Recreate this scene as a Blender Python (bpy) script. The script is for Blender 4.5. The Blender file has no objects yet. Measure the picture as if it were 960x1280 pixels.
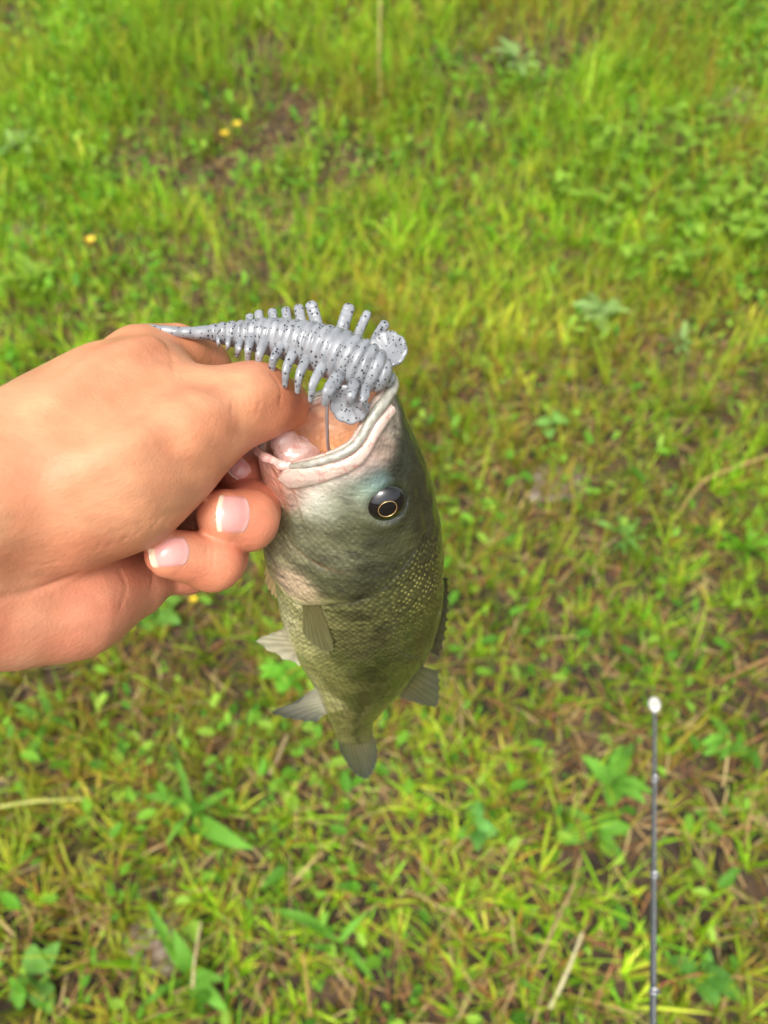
import bpy, bmesh, math
import numpy as np
from mathutils import Vector, Matrix

QUICK = False
rng = np.random.default_rng(7)
scene = bpy.context.scene
col = scene.collection

# ------------------------------------------------------------------ camera
F = 961.0                      # focal length in pixels of the 960 x 1280 frame
PITCH = math.radians(50)
CAM = np.array([0.0, 0.0, 1.30])
RT = np.array([1.0, 0.0, 0.0])
FW = np.array([0.0, math.cos(PITCH), -math.sin(PITCH)])
UP = np.array([0.0, math.sin(PITCH), math.cos(PITCH)])
cam_d = bpy.data.cameras.new("camera")
cam = bpy.data.objects.new("camera", cam_d); col.objects.link(cam)
cam.location = CAM
cam.rotation_euler = (math.pi / 2 - PITCH, 0, 0)
cam_d.sensor_fit = 'VERTICAL'; cam_d.sensor_height = 36.0; cam_d.sensor_width = 27.0
cam_d.lens = F / 1280 * 36.0
cam_d.clip_start = 0.01; cam_d.clip_end = 2000
cam_d.dof.use_dof = True
cam_d.dof.focus_distance = 0.262
cam_d.dof.aperture_fstop = cam_d.lens / 2.9     # a phone lens: 2.9 mm opening
scene.camera = cam

# ------------------------------------------------------------------ world, sun, exposure
SUN_EL, SUN_AZ = math.radians(60), math.radians(200)   # azimuth: compass angle the light comes from (0 = +Y)
w = bpy.data.worlds.new("World"); scene.world = w; w.use_nodes = True
nt = w.node_tree; bg = nt.nodes["Background"]
sky = nt.nodes.new("ShaderNodeTexSky"); sky.sky_type = 'NISHITA'; sky.sun_disc = False
sky.sun_elevation = SUN_EL; sky.sun_rotation = SUN_AZ
sky.air_density = 1.0; sky.dust_density = 6.0; sky.ozone_density = 1.0
hs = nt.nodes.new("ShaderNodeHueSaturation"); hs.inputs["Saturation"].default_value = 0.35
nt.links.new(sky.outputs[0], hs.inputs["Color"]); nt.links.new(hs.outputs[0], bg.inputs[0])
bg.inputs[1].default_value = 0.145
sl = bpy.data.lights.new("sun", 'SUN'); sl.energy = 1.1; sl.angle = math.radians(18); sl.color = (1.0, 0.975, 0.94)
sun = bpy.data.objects.new("sun", sl); col.objects.link(sun)
sd = Vector((math.sin(SUN_AZ) * math.cos(SUN_EL), math.cos(SUN_AZ) * math.cos(SUN_EL), math.sin(SUN_EL)))
sun.rotation_euler = sd.to_track_quat('Z', 'Y').to_euler(); sun.location = (0, 0, 5)
scene.view_settings.view_transform = 'Standard'
scene.view_settings.look = 'None'
scene.view_settings.gamma = 1.0
scene.view_settings.exposure = 0.71
scene.cycles.use_denoising = True
scene.cycles.max_bounces = 6

# ------------------------------------------------------------------ helpers
def P(px, py, d):
    """world point seen at a pixel of the photograph, d metres along the view axis"""
    return CAM + RT * ((px - 480) / F * d) + UP * ((640 - py) / F * d) + FW * d

def proj(p):
    q = np.asarray(p) - CAM
    d = q @ FW
    return np.stack([480 + F * (q @ RT) / d, 640 - F * (q @ UP) / d, d], -1)

def lin(c):
    c = np.asarray(c, float) / 255.0
    return np.where(c <= 0.04045, c / 12.92, ((c + 0.055) / 1.055) ** 2.4)

def tag(o, label=None, cat=None, group=None, kind=None):
    for k, v in (("label", label), ("category", cat), ("group", group), ("kind", kind)):
        if v: o[k] = v
    return o

def empty(name, m=None):
    o = bpy.data.objects.new(name, None); col.objects.link(o)
    o.empty_display_size = 0.02
    if m is not None: o.matrix_world = m
    return o

def mesh_np(name, v, faces, mat=None, parent=None, colors=None, smooth=True, uv=None, attrs=None):
    """faces: (n,3) or (n,4) array, or a list of such arrays"""
    me = bpy.data.meshes.new(name)
    v = np.asarray(v, np.float32)
    fl = faces if isinstance(faces, list) else [faces]
    fl = [np.asarray(f, np.int32) for f in fl if len(f)]
    loops = np.concatenate([f.ravel() for f in fl])
    tot = np.concatenate([np.full(len(f), f.shape[1], np.int32) for f in fl])
    st = np.concatenate([[0], np.cumsum(tot)[:-1]]).astype(np.int32)
    me.vertices.add(len(v)); me.vertices.foreach_set("co", v.ravel())
    me.loops.add(len(loops)); me.loops.foreach_set("vertex_index", loops)
    me.polygons.add(len(tot)); me.polygons.foreach_set("loop_start", st); me.polygons.foreach_set("loop_total", tot)
    me.update(calc_edges=True); me.validate()
    if smooth: me.polygons.foreach_set("use_smooth", np.ones(len(me.polygons), bool))
    if colors is not None:
        a = me.color_attributes.new("col", 'FLOAT_COLOR', 'POINT')
        c = np.ones((len(v), 4), np.float32); c[:, :3] = colors
        a.data.foreach_set("color", c.ravel())
    for k, arr in (attrs or {}).items():
        a = me.attributes.new(k, 'FLOAT', 'POINT'); a.data.foreach_set("value", np.asarray(arr, np.float32))
    if uv is not None:
        a = me.attributes.new("flat", 'FLOAT_VECTOR', 'POINT')
        u3 = np.zeros((len(v), 3), np.float32); u3[:, :2] = uv
        a.data.foreach_set("vector", u3.ravel())
    o = bpy.data.objects.new(name, me); col.objects.link(o)
    if mat: me.materials.append(mat)
    if parent: o.parent = parent
    return o

def grid_faces(nr, nc, wrap=False, flip=False):
    i, j = np.meshgrid(np.arange(nr - 1), np.arange(nc if wrap else nc - 1), indexing='ij')
    j2 = (j + 1) % nc
    f = np.stack([i * nc + j, i * nc + j2, (i + 1) * nc + j2, (i + 1) * nc + j], -1).reshape(-1, 4)
    return f[:, ::-1] if flip else f

def frames(pts):
    """tangent, side, normal along a polyline"""
    pts = np.asarray(pts, float)
    t = np.gradient(pts, axis=0); t /= np.linalg.norm(t, axis=1)[:, None] + 1e-12
    ref = np.array([0.0, -1, 0.3]); ref /= np.linalg.norm(ref)
    n = []
    a = ref - t[0] * (ref @ t[0])
    if np.linalg.norm(a) < 1e-3: a = np.array([1.0, 0, 0]) - t[0] * t[0][0]
    for k in range(len(pts)):
        a = a - t[k] * (a @ t[k]); a /= np.linalg.norm(a) + 1e-12
        n.append(a.copy())
    n = np.array(n); s = np.cross(t, n)
    return t, s, n

def resample(ctrl, n):
    """Catmull-Rom through rows of ctrl (any width), n samples"""
    c = np.asarray(ctrl, float)
    c = np.vstack([2 * c[0] - c[1], c, 2 * c[-1] - c[-2]])
    m = len(c) - 3
    u = np.linspace(0, m - 1e-9, n); k = u.astype(int); f = (u - k)[:, None]
    p0, p1, p2, p3 = c[k], c[k + 1], c[k + 2], c[k + 3]
    return 0.5 * (2 * p1 + (p2 - p0) * f + (2 * p0 - 5 * p1 + 4 * p2 - p3) * f ** 2 + (3 * p1 - p0 - 3 * p2 + p3) * f ** 3)

def tube_np(pts, rad, nc=12, flat=1.0, cap=True):
    """closed tapered tube; rad per point; flat squeezes it along the frame normal"""
    pts = np.asarray(pts, float); rad = np.broadcast_to(np.asarray(rad, float), (len(pts),)).copy()
    t, s, n = frames(pts)
    if cap:                       # rounded ends
        e = 4
        a = np.linspace(0, math.pi / 2, e + 1)[:-1]
        p0 = [pts[0] - t[0] * rad[0] * flat * math.cos(x) for x in a]; r0 = [max(rad[0] * math.sin(x), 1e-6) for x in a]
        p1 = [pts[-1] + t[-1] * rad[-1] * flat * math.cos(x) for x in a[::-1]]; r1 = [max(rad[-1] * math.sin(x), 1e-6) for x in a[::-1]]
        pts = np.vstack([p0, pts, p1]); rad = np.concatenate([r0, rad, r1])
        t = np.vstack([[t[0]] * e, t, [t[-1]] * e]); s = np.vstack([[s[0]] * e, s, [s[-1]] * e]); n = np.vstack([[n[0]] * e, n, [n[-1]] * e])
    th = np.linspace(0, 2 * math.pi, nc, endpoint=False)
    v = pts[:, None] + rad[:, None, None] * (np.cos(th)[None, :, None] * s[:, None] + flat * np.sin(th)[None, :, None] * n[:, None])
    return v.reshape(-1, 3), grid_faces(len(pts), nc, wrap=True)

# value noise in numpy
_lat = np.random.default_rng(3).random((256, 256))
def noise2(x, y):
    xi = np.floor(x).astype(int); yi = np.floor(y).astype(int)
    fx = x - xi; fy = y - yi
    fx = fx * fx * (3 - 2 * fx); fy = fy * fy * (3 - 2 * fy)
    g = lambda a, b: _lat[a % 256, b % 256]
    return (g(xi, yi) * (1 - fx) + g(xi + 1, yi) * fx) * (1 - fy) + (g(xi, yi + 1) * (1 - fx) + g(xi + 1, yi + 1) * fx) * fy
def fbm(x, y, o=4):
    s = 0; a = 0.5; tot = 0
    for k in range(o):
        s = s + a * noise2(x * 2 ** k + 17.3 * k, y * 2 ** k + 5.1 * k); tot += a; a *= 0.5
    return s / tot
def sstep(a, b, x):
    t = np.clip((x - a) / (b - a), 0, 1); return t * t * (3 - 2 * t)

# ------------------------------------------------------------------ materials
def new_mat(name):
    m = bpy.data.materials.new(name); m.use_nodes = True
    return m, m.node_tree.nodes, m.node_tree.links, m.node_tree.nodes["Principled BSDF"]

def N(nodes, typ, **kw):
    n = nodes.new(typ)
    for k, v in kw.items(): setattr(n, k, v)
    return n

def simple_mat(name, rgb, rough=0.5, metal=0.0, coat=0.0, nscale=60.0, namount=0.15, bump=0.05):
    m, nd, ln, b = new_mat(name)
    tc = N(nd, "ShaderNodeTexCoord"); nz = N(nd, "ShaderNodeTexNoise"); nz.inputs["Scale"].default_value = nscale
    nz.inputs["Detail"].default_value = 4
    ln.new(tc.outputs["Object"], nz.inputs["Vector"])
    mx = N(nd, "ShaderNodeMix", data_type='RGBA')
    c = lin(rgb)
    mx.inputs[6].default_value = (*(c * (1 - namount)), 1); mx.inputs[7].default_value = (*np.clip(c * (1 + namount), 0, 1), 1)
    ln.new(nz.outputs[0], mx.inputs[0]); ln.new(mx.outputs[2], b.inputs["Base Color"])
    b.inputs["Roughness"].default_value = rough; b.inputs["Metallic"].default_value = metal
    b.inputs["Coat Weight"].default_value = coat; b.inputs["Coat Roughness"].default_value = 0.08
    bp = N(nd, "ShaderNodeBump"); bp.inputs["Strength"].default_value = bump; bp.inputs["Distance"].default_value = 0.001
    ln.new(nz.outputs[0], bp.inputs["Height"]); ln.new(bp.outputs[0], b.inputs["Normal"])
    return m

def leaf_mat(name, trans=0.45, rough=0.45):
    m, nd, ln, b = new_mat(name)
    at = N(nd, "ShaderNodeAttribute", attribute_name="col")
    b.inputs["Roughness"].default_value = rough
    b.inputs["Specular IOR Level"].default_value = 0.14
    ln.new(at.outputs["Color"], b.inputs["Base Color"])
    tr = N(nd, "ShaderNodeBsdfTranslucent"); ln.new(at.outputs["Color"], tr.inputs["Color"])
    ms = N(nd, "ShaderNodeMixShader"); ms.inputs[0].default_value = trans
    ln.new(b.outputs[0], ms.inputs[1]); ln.new(tr.outputs[0], ms.inputs[2])
    ln.new(ms.outputs[0], nd["Material Output"].inputs["Surface"])
    return m

# ------------------------------------------------------------------ the ground
SLOPE = math.tan(math.radians(5))
def ground_z(x, y):
    x = np.asarray(x, float); y = np.asarray(y, float)
    rise = np.where(y < 0, y * SLOPE * 0.5, np.where(y < 8, y * SLOPE, 8 * SLOPE + (1 - np.exp(-(np.maximum(y, 8) - 8) / 6)) * 0.5))
    return rise + (fbm(x * 1.6 + 40, y * 1.6 + 40, 3) - 0.5) * 0.09 + (fbm(x * 11 + 9, y * 11 + 3, 2) - 0.5) * 0.022

def ground_hit(px, py):
    d = P(px, py, 1.0) - CAM
    t = 1.2
    for _ in range(40):
        p = CAM + d * t
        t += (p[2] - float(ground_z(p[0], p[1]))) / -d[2] * 0.7
    return CAM + d * t

ax = np.sort(np.concatenate([np.linspace(-3.5, 3.5, 260), np.sign(np.linspace(-1, 1, 61)) * (3.6 + np.abs(np.linspace(-1, 1, 61)) ** 3 * 400)]))
ay = np.sort(np.concatenate([np.linspace(-1.2, 6.5, 260), 6.6 + np.linspace(0, 1, 40) ** 3 * 600, -1.3 - np.linspace(0, 1, 30) ** 3 * 300]))
gx, gy = np.meshgrid(ax, ay, indexing='ij')
gv = np.stack([gx, gy, ground_z(gx, gy)], -1).reshape(-1, 3)
m, nd, ln, b = new_mat("soil")
tc = N(nd, "ShaderNodeTexCoord")
n1 = N(nd, "ShaderNodeTexNoise"); n1.inputs["Scale"].default_value = 14; n1.inputs["Detail"].default_value = 8
n2 = N(nd, "ShaderNodeTexNoise"); n2.inputs["Scale"].default_value = 90; n2.inputs["Detail"].default_value = 6
for n_ in (n1, n2): ln.new(tc.outputs["Object"], n_.inputs["Vector"])
r1 = N(nd, "ShaderNodeValToRGB"); e = r1.color_ramp.elements
e[0].position = 0.3; e[0].color = (*lin((34, 25, 17)), 1); e[1].position = 0.7; e[1].color = (*lin((100, 77, 56)), 1)
x_ = e.new(0.5); x_.color = (*lin((72, 56, 38)), 1)
ln.new(n1.outputs[0], r1.inputs[0])
mm = N(nd, "ShaderNodeMix", data_type='RGBA', blend_type='MULTIPLY'); mm.inputs[0].default_value = 0.6
ln.new(r1.outputs[0], mm.inputs[6])
r2 = N(nd, "ShaderNodeValToRGB"); r2.color_ramp.elements[0].position = 0.35; r2.color_ramp.elements[0].color = (.35, .33, .3, 1); r2.color_ramp.elements[1].position = 0.62
ln.new(n2.outputs[0], r2.inputs[0]); ln.new(r2.outputs[0], mm.inputs[7]); ln.new(mm.outputs[2], b.inputs["Base Color"])
b.inputs["Roughness"].default_value = 0.85
bp = N(nd, "ShaderNodeBump"); bp.inputs["Strength"].default_value = 0.8; bp.inputs["Distance"].default_value = 0.01
ln.new(n2.outputs[0], bp.inputs["Height"]); ln.new(bp.outputs[0], b.inputs["Normal"])
g = mesh_np("ground", gv, grid_faces(len(ax), len(ay), flip=True), m)
tag(g, "sloping brown soil under the grass", kind="structure")

M_GRASS = leaf_mat("grass_blade", 0.42)
M_LEAF = leaf_mat("weed_leaf", 0.35)
M_STRAW = leaf_mat("straw", 0.15, 0.7)

def blades(root, h, wd, az, lean, curl, cols, seg=4, twist=None):
    """many blades at once -> verts, faces, colours. lean: start angle from vertical, curl: added angle towards the tip"""
    n = len(root)
    k = np.linspace(0, 1, seg + 1)
    ang = lean[:, None] + curl[:, None] * k[None] ** 1.3
    dl = (h / seg)[:, None]
    hx = np.concatenate([np.zeros((n, 1)), np.cumsum(np.sin(ang[:, :-1]) * dl, 1)], 1)
    hz = np.concatenate([np.zeros((n, 1)), np.cumsum(np.cos(ang[:, :-1]) * dl, 1)], 1)
    cx, sx = np.cos(az)[:, None], np.sin(az)[:, None]
    ctr = np.stack([root[:, 0:1] + hx * cx, root[:, 1:2] + hx * sx, root[:, 2:3] + hz], -1)
    prof = np.array([0.75, 1.0, 0.92, 0.62, 0.0]) if seg == 4 else np.interp(k, [0, .35, .7, 1], [.8, 1, .7, 0])
    ta = az + (np.pi / 2 if twist is None else np.pi / 2 + twist)
    side = np.stack([np.cos(ta), np.sin(ta), np.zeros(n)], -1)[:, None]
    hw = (wd[:, None] * prof[None] * 0.5)[..., None]
    L = ctr + side * hw; R = ctr - side * hw
    V = np.concatenate([np.stack([L[:, :-1], R[:, :-1]], 2).reshape(n, -1, 3), ctr[:, -1:]], 1)
    nv = V.shape[1]
    q = np.array([[2 * i, 2 * i + 1, 2 * i + 3, 2 * i + 2] for i in range(seg - 1)])
    tr = np.array([[2 * (seg - 1), 2 * (seg - 1) + 1, nv - 1]])
    off = (np.arange(n) * nv)[:, None, None]
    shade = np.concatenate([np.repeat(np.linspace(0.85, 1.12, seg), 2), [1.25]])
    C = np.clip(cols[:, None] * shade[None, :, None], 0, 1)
    return V.reshape(-1, 3), [(q[None] + off).reshape(-1, 4), (tr[None] + off).reshape(-1, 3)], C.reshape(-1, 3)

def scatter(n, y0=-0.5, y1=5.6):
    """points over the ground in front of the photographer, a good step wider than the view"""
    u = rng.random(n * 2)
    y = y0 + (y1 - y0) * u
    keep = rng.random(n * 2) < (0.85 + 0.5 * y) / (0.85 + 0.5 * y1)
    y = y[keep][:n]
    x = (rng.random(len(y)) * 2 - 1) * (1.0 + 0.56 * np.maximum(y, 0))
    return x, y

PAL = np.array([lin(c) for c in [(126, 166, 34), (142, 178, 40), (108, 152, 40), (158, 182, 62), (132, 160, 56), (116, 170, 60), (178, 178, 66), (190, 164, 92), (160, 112, 68), (206, 222, 98)]]) * np.array([.90, 1.09, .52])
def grass(name, label, n, hmul, seed_off, pal_w, patch, wmul=1.0, lean0=0.25):
    x, y = scatter(n)
    # tufts: pull each point towards a jittered cell centre
    cs = 0.045
    cxn = np.floor(x / cs); cyn = np.floor(y / cs)
    jx = noise2(cxn * 7.13 + 3, cyn * 3.7 + 11); jy = noise2(cxn * 2.9 + 31, cyn * 5.3 + 7)
    f = 0.62; cell = noise2(cxn * 5.7 + 71, cyn * 8.3 + 13)
    x = x * (1 - f) + (cxn + jx) * cs * f; y = y * (1 - f) + (cyn + jy) * cs * f
    dn = fbm(x * 2.2 + seed_off, y * 2.2 + 3 * seed_off, 4)
    fine = fbm(x * 9 + seed_off, y * 9, 2)
    keep = rng.random(len(x)) < np.clip((dn * 0.6 + fine * 0.4 - patch[0] + .06 * (1 - sstep(.3, 1.4, y))) / patch[1], 0, 1)
    keep &= rng.random(len(x)) < 0.35 + 1.2 * cell
    x, y, dn, fine, cell = x[keep], y[keep], dn[keep], fine[keep], cell[keep]
    n = len(x)
    root = np.stack([x, y, ground_z(x, y) - 0.004], -1)
    h = (0.04 + 0.085 * rng.random(n) ** 1.6) * hmul * (0.75 + 0.6 * dn)
    h *= 0.62 + 0.42 * sstep(0.5, 2.6, y)                      # the far grass is longer
    wd = (0.0021 + 0.0036 * rng.random(n) ** 2.2) * wmul
    az = rng.random(n) * 2 * np.pi
    lean = lean0 + rng.random(n) * 0.6; curl = rng.random(n) ** 1.5 * 1.4
    w_ = np.array(pal_w, float); w_ /= w_.sum()
    ci = rng.choice(len(PAL), n, p=w_)
    tone = 0.62 + 0.75 * fbm(x * 3.1 + 11, y * 3.1 + 61, 3)
    patchy = fbm(x * 1.3 + 70, y * 1.3 + 20, 3)
    cols = PAL[ci] * (0.75 + 0.6 * rng.random(n))[:, None]
    dry = lin((176, 140, 62))
    k = (0.15 + sstep(0.45, 0.68, patchy) * 0.7)[:, None] * rng.random((n, 1))
    cols = (cols * (1 - k) + dry * k) * (tone * (0.42 + 1.2 * cell))[:, None]
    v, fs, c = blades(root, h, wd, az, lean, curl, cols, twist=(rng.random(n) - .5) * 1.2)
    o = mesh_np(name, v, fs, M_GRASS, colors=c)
    return tag(o, label, "grass", kind="stuff")

if not QUICK:
    grass("grass", "short green grass blades covering the sloping ground", 380000, 1.0, 5.0, [5, 6, 4, 4, 3, 3, 4, 3, 2.6, 1.5], (0.33, 0.20))
    grass("tall_grass", "longer thin yellow green grass standing in tufts", 60000, 1.75, 21.0, [4, 6, 3, 4, 2, 3, 4, 1.2, .9, 1], (0.45, 0.14), 0.9, 0.12)
    # flat thatch of dead blades between the tufts
    x, y = scatter(70000); n = len(x)
    root = np.stack([x, y, ground_z(x, y) + 0.003 + 0.012 * rng.random(n)], -1)
    cols = np.array([lin(c) for c in [(170, 142, 92), (140, 110, 66), (118, 88, 54), (188, 164, 112), (150, 106, 70)]])[rng.integers(0, 5, n)] * (0.75 + 0.5 * rng.random(n))[:, None]
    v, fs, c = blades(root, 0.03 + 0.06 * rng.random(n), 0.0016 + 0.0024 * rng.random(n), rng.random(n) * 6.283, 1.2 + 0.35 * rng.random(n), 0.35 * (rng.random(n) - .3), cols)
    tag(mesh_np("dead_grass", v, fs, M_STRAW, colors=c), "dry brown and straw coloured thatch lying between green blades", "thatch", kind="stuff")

# small round leaves of clover and other ground cover
def oval_leaves(ctr, size, az, tilt, cols, aspect=1.5):
    n = len(ctr)
    a = np.linspace(0, 2 * np.pi, 8, endpoint=False)
    u = np.cos(a); s = np.sin(a) / aspect
    dx = np.stack([np.cos(az) * np.cos(tilt), np.sin(az) * np.cos(tilt), np.sin(tilt)], -1)
    dy = np.stack([-np.sin(az), np.cos(az), np.zeros(n)], -1)
    ring = ctr[:, None] + size[:, None, None] * (u[None, :, None] * dx[:, None] + s[None, :, None] * dy[:, None])
    up = np.cross(dx, dy)
    ring = ring + size[:, None, None] * 0.22 * (np.abs(s) * aspect)[None, :, None] * up[:, None]
    V = np.concatenate([ring, ctr[:, None]], 1)
    t = np.array([[i, (i + 1) % 8, 8] for i in range(8)])
    Fc = (t[None] + (np.arange(n) * 9)[:, None, None]).reshape(-1, 3)
    C = np.repeat(cols, 9, 0)
    return V.reshape(-1, 3), Fc, C

if not QUICK:
    x, y = scatter(100000)
    dn = fbm(x * 1.9 + 90, y * 1.9 + 33, 3)
    keep = rng.random(len(x)) < sstep(0.44, 0.66, dn) * .7 + 0.16
    x, y = x[keep], y[keep]; n = len(x)
    c0 = np.stack([x, y, ground_z(x, y) + 0.015 + 0.045 * rng.random(n)], -1)
    cols = np.array([lin(c) for c in [(100, 158, 56), (126, 178, 70), (84, 136, 50), (150, 188, 84)]])[rng.integers(0, 4, n)] * (0.8 + 0.4 * rng.random(n))[:, None]
    v, fs, c = oval_leaves(c0, (0.005 + 0.013 * rng.random(n) ** 2.5) * (1 + .3 * sstep(1, 3, y)), rng.random(n) * 6.283, (rng.random(n) - .5) * 1.6, cols * np.array([.95, .95, .6]), 2.0)
    tag(mesh_np("ground_cover", v, fs, M_LEAF, colors=c), "tiny round leaves of creeping weeds among the grass", "ground cover", kind="stuff")

# ------------------------------------------------------------------ largemouth bass
A8 = math.radians(8)
FO = P(440, 530, 0.262)
EX = np.array([0, -math.sin(A8), -math.cos(A8)]); EY = np.array([1.0, 0, 0]); EZ = np.cross(EX, EY)
FM = Matrix(((*[EX[0], EY[0], EZ[0]], FO[0]), (EX[1], EY[1], EZ[1], FO[1]), (EX[2], EY[2], EZ[2], FO[2]), (0, 0, 0, 1)))
FROT = np.stack([EX, EY, EZ])            # rows: local axes in world
def f_world(p): return FO + np.asarray(p) / 1000.0 @ FROT
def f_local(pw): return (np.asarray(pw) - FO) @ FROT.T * 1000.0
def f_pix(px, py, Z=0.0):
    """local (X, Y, Z) in mm of the point seen at a pixel on the plane at lateral offset Z"""
    d = P(px, py, 1.0) - CAM
    t = (Z / 1000 - (CAM - FO) @ EZ) / (d @ EZ)
    return f_local(CAM + d * t)

TOPX = np.array([-40, -17, -6.5, 10, 25, 44, 66, 90, 105, 120, 134, 146, 158, 169, 180, 190, 200.])
TOPY = np.array([8, 13.3, 17.2, 23.2, 28.0, 32.2, 34.8, 35.6, 34.6, 32.0, 28.0, 23.2, 17.0, 11, 6.2, 5.2, 5.2])
BOTX = np.array([-40, -17, 8, 25, 44, 62, 75, 95, 116, 134, 152, 169, 180, 190, 200.])
BOTY = np.array([-33, -33.5, -33.6, -33.4, -34.2, -34.4, -33.4, -33, -29.8, -25.6, -21.2, -17.8, -15.6, -13.6, -13.2])
WX = np.array([-40, -17, -5, 8, 20, 35, 55, 75, 100, 125, 145, 165, 180, 190, 200.])
WZ = np.array([14, 17.5, 19.5, 20.5, 21, 22.5, 24, 23.5, 21.5, 17.5, 13, 9, 6.2, 4.4, 3.2])
def cub(x, xp, yp):
    """smooth monotone-ish interpolation"""
    xp = np.asarray(xp, float); yp = np.asarray(yp, float)
    m = np.gradient(yp, xp)
    i = np.clip(np.searchsorted(xp, x) - 1, 0, len(xp) - 2)
    h = xp[i + 1] - xp[i]; t = np.clip((x - xp[i]) / h, 0, 1)
    return (2 * t ** 3 - 3 * t ** 2 + 1) * yp[i] + (t ** 3 - 2 * t ** 2 + t) * h * m[i] + (-2 * t ** 3 + 3 * t ** 2) * yp[i + 1] + (t ** 3 - t ** 2) * h * m[i + 1]
def section(X, t):
    top = cub(X, TOPX, TOPY); bot = cub(X, BOTX, BOTY); wz = cub(X, WX, WZ)
    yc = (top + bot) / 2; h = (top - bot) / 2
    c, s = np.cos(t), np.sin(t)
    n = 1.0 - 0.10 * sstep(10, 50, X)                    # flatter flanks behind the head
    zz = wz * np.sign(s) * np.abs(s) ** n
    back = sstep(70, 180, X)
    return yc + h * c, zz * (1 - 0.10 * np.maximum(c, 0) ** 2), yc
RIMT = np.radians([0, 20, 45, 70, 90, 110, 125, 140, 160, 180])
RIMX = np.array([-17, -16.3, -13.6, -5, -1.4, 1.8, 4.2, 4.4, 6.2, 7.8])
def rimx(t):
    a = np.abs((t + np.pi) % (2 * np.pi) - np.pi)
    return cub(a, RIMT, RIMX)
OPT = np.radians([0, 30, 40, 48, 66, 85, 98, 113, 130, 150, 180])
OPX = np.array([30, 38, 40, 43.6, 52.5, 61, 63, 66.4, 69.5, 64, 50.])
def opx(t):
    a = np.abs((t + np.pi) % (2 * np.pi) - np.pi)
    return cub(a, OPT, OPX)

NT, NU, NI = 288, 380, 60
tt = np.linspace(0, 2 * np.pi, NT, endpoint=False)
u = np.linspace(0, 1, NU) ** 1.08
Xr = rimx(tt)
XX = Xr[None] + (196 - Xr[None]) * u[:, None]
TT = np.broadcast_to(tt[None], XX.shape)
YY, ZZ, YC = section(XX, TT)
ta = np.abs((TT + np.pi) % (2 * np.pi) - np.pi)
wid = cub(XX, WX, WZ)
nrm = np.stack([np.cos(TT), np.sin(TT) * 1.3], -1); nrm /= np.linalg.norm(nrm, axis=-1)[..., None]
disp = np.zeros_like(XX)
# gill cover: proud plate with a free edge
OX = opx(TT)
disp += 1.9 * (1 - sstep(-0.6, 0.6, XX - OX)) * sstep(-30, -4, XX - OX) * sstep(0.5, 0.8, ta)
disp -= 0.8 * np.exp(-((XX - OX - 1.6) / 1.6) ** 2) * sstep(0.5, 0.8, ta)
# front edge of the preopercle: a groove behind the cheek
PT = np.radians([0, 50, 62, 80, 100, 118, 132, 145, 160, 180]); PX = np.array([20, 34, 42, 47, 47, 44, 38, 28, 18, 12.])
PRX = cub(ta, PT, PX)
disp -= 0.4 * np.exp(-((XX - PRX) / 0.9) ** 2) * sstep(1.5, 2.0, ta) * (1 - sstep(2.5, 2.8, ta))
disp += 0.12 * np.exp(-((XX - PRX - 3.0) / 2.4) ** 2) * sstep(1.0, 1.25, ta) * (1 - sstep(2.5, 2.8, ta))
# line of the lower jaw bone
JT = np.radians([126, 132, 140, 148]); 
JL = 5 + (ta - np.radians(122)) * 0 
jl = np.radians(128) + (XX - 4) / 40.0 * np.radians(-12)
disp -= 0.9 * np.exp(-((ta - jl) * 26 / 1.0) ** 2) * (1 - sstep(28, 42, XX)) * sstep(3, 8, XX)
disp += 0.5 * np.exp(-((ta - jl - 0.10) * 26 / 1.6) ** 2) * (1 - sstep(28, 42, XX))
# eye socket bulge
ec = f_pix(482, 627, 16.5)
de = np.hypot(XX - ec[0], YY - ec[1])
disp += 0.9 * np.exp(-((de - 8.0) / 2.2) ** 2) * (np.abs(ZZ) > 5) - 0.9 * np.exp(-(de / 4.5) ** 2) * (np.abs(ZZ) > 5)
# flesh is not perfectly smooth
disp += (fbm(XX / 9 + 30, ta * 4 + 8, 3) - 0.5) * 0.9 * (1 - sstep(60, 90, XX)) + (fbm(XX / 18 + 3, ta * 3, 2) - 0.5) * 0.7
disp *= sstep(0, 0.02, u)[:, None]
YY = YY + disp * nrm[..., 0]; ZZ = ZZ + disp * nrm[..., 1]
outer = np.stack([XX, YY, ZZ], -1)
# slight swing of the tail
# inside of the mouth: from the rim down into the throat
k = np.linspace(0, 1, NI)[1:]
ring0 = outer[0]
IX = ring0[None, :, 0] + (52 - ring0[None, :, 0]) * k[:, None] ** 1.15
sc_ = 1 - 0.10 * sstep(0, .06, k) - 0.62 * sstep(0.05, 1, k)
yc0 = np.interp(k, [0, 1], [-9, 0])
IY = yc0[:, None] + (ring0[None, :, 1] - (-9)) * sc_[:, None]
IZ = ring0[None, :, 2] * sc_[:, None]
tk = ta[:1]
bumps = (fbm(IX / 6 + 5, np.abs(tt)[None] * 5 + 2, 3) - 0.5) * 3.0 * sstep(0.05, .2, k)[:, None]
fold = np.sin(np.abs(tk) * 9) * 0.6 * sstep(.1, .4, k)[:, None]
IY = IY - np.cos(tt)[None] * (bumps + fold); IZ = IZ - np.sin(tt)[None] * (bumps + fold)
inner = np.stack([IX, IY, IZ], -1)
body_l = np.concatenate([inner[::-1], outer], 0)
rows = body_l.shape[0]
V = body_l.reshape(-1, 3)
ends = np.array([inner[-1].mean(0) + [4, 0, 0], outer[-1].mean(0) + [1, 0, 0]])
nV = len(V)
fa = grid_faces(rows, NT, wrap=True)
j = np.arange(NT); j2 = (j + 1) % NT
capa = np.stack([j2, j, np.full(NT, nV)], -1); last = (rows - 1) * NT
capb = np.stack([last + j, last + j2, np.full(NT, nV + 1)], -1)
Vall = np.vstack([V, ends])

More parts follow.
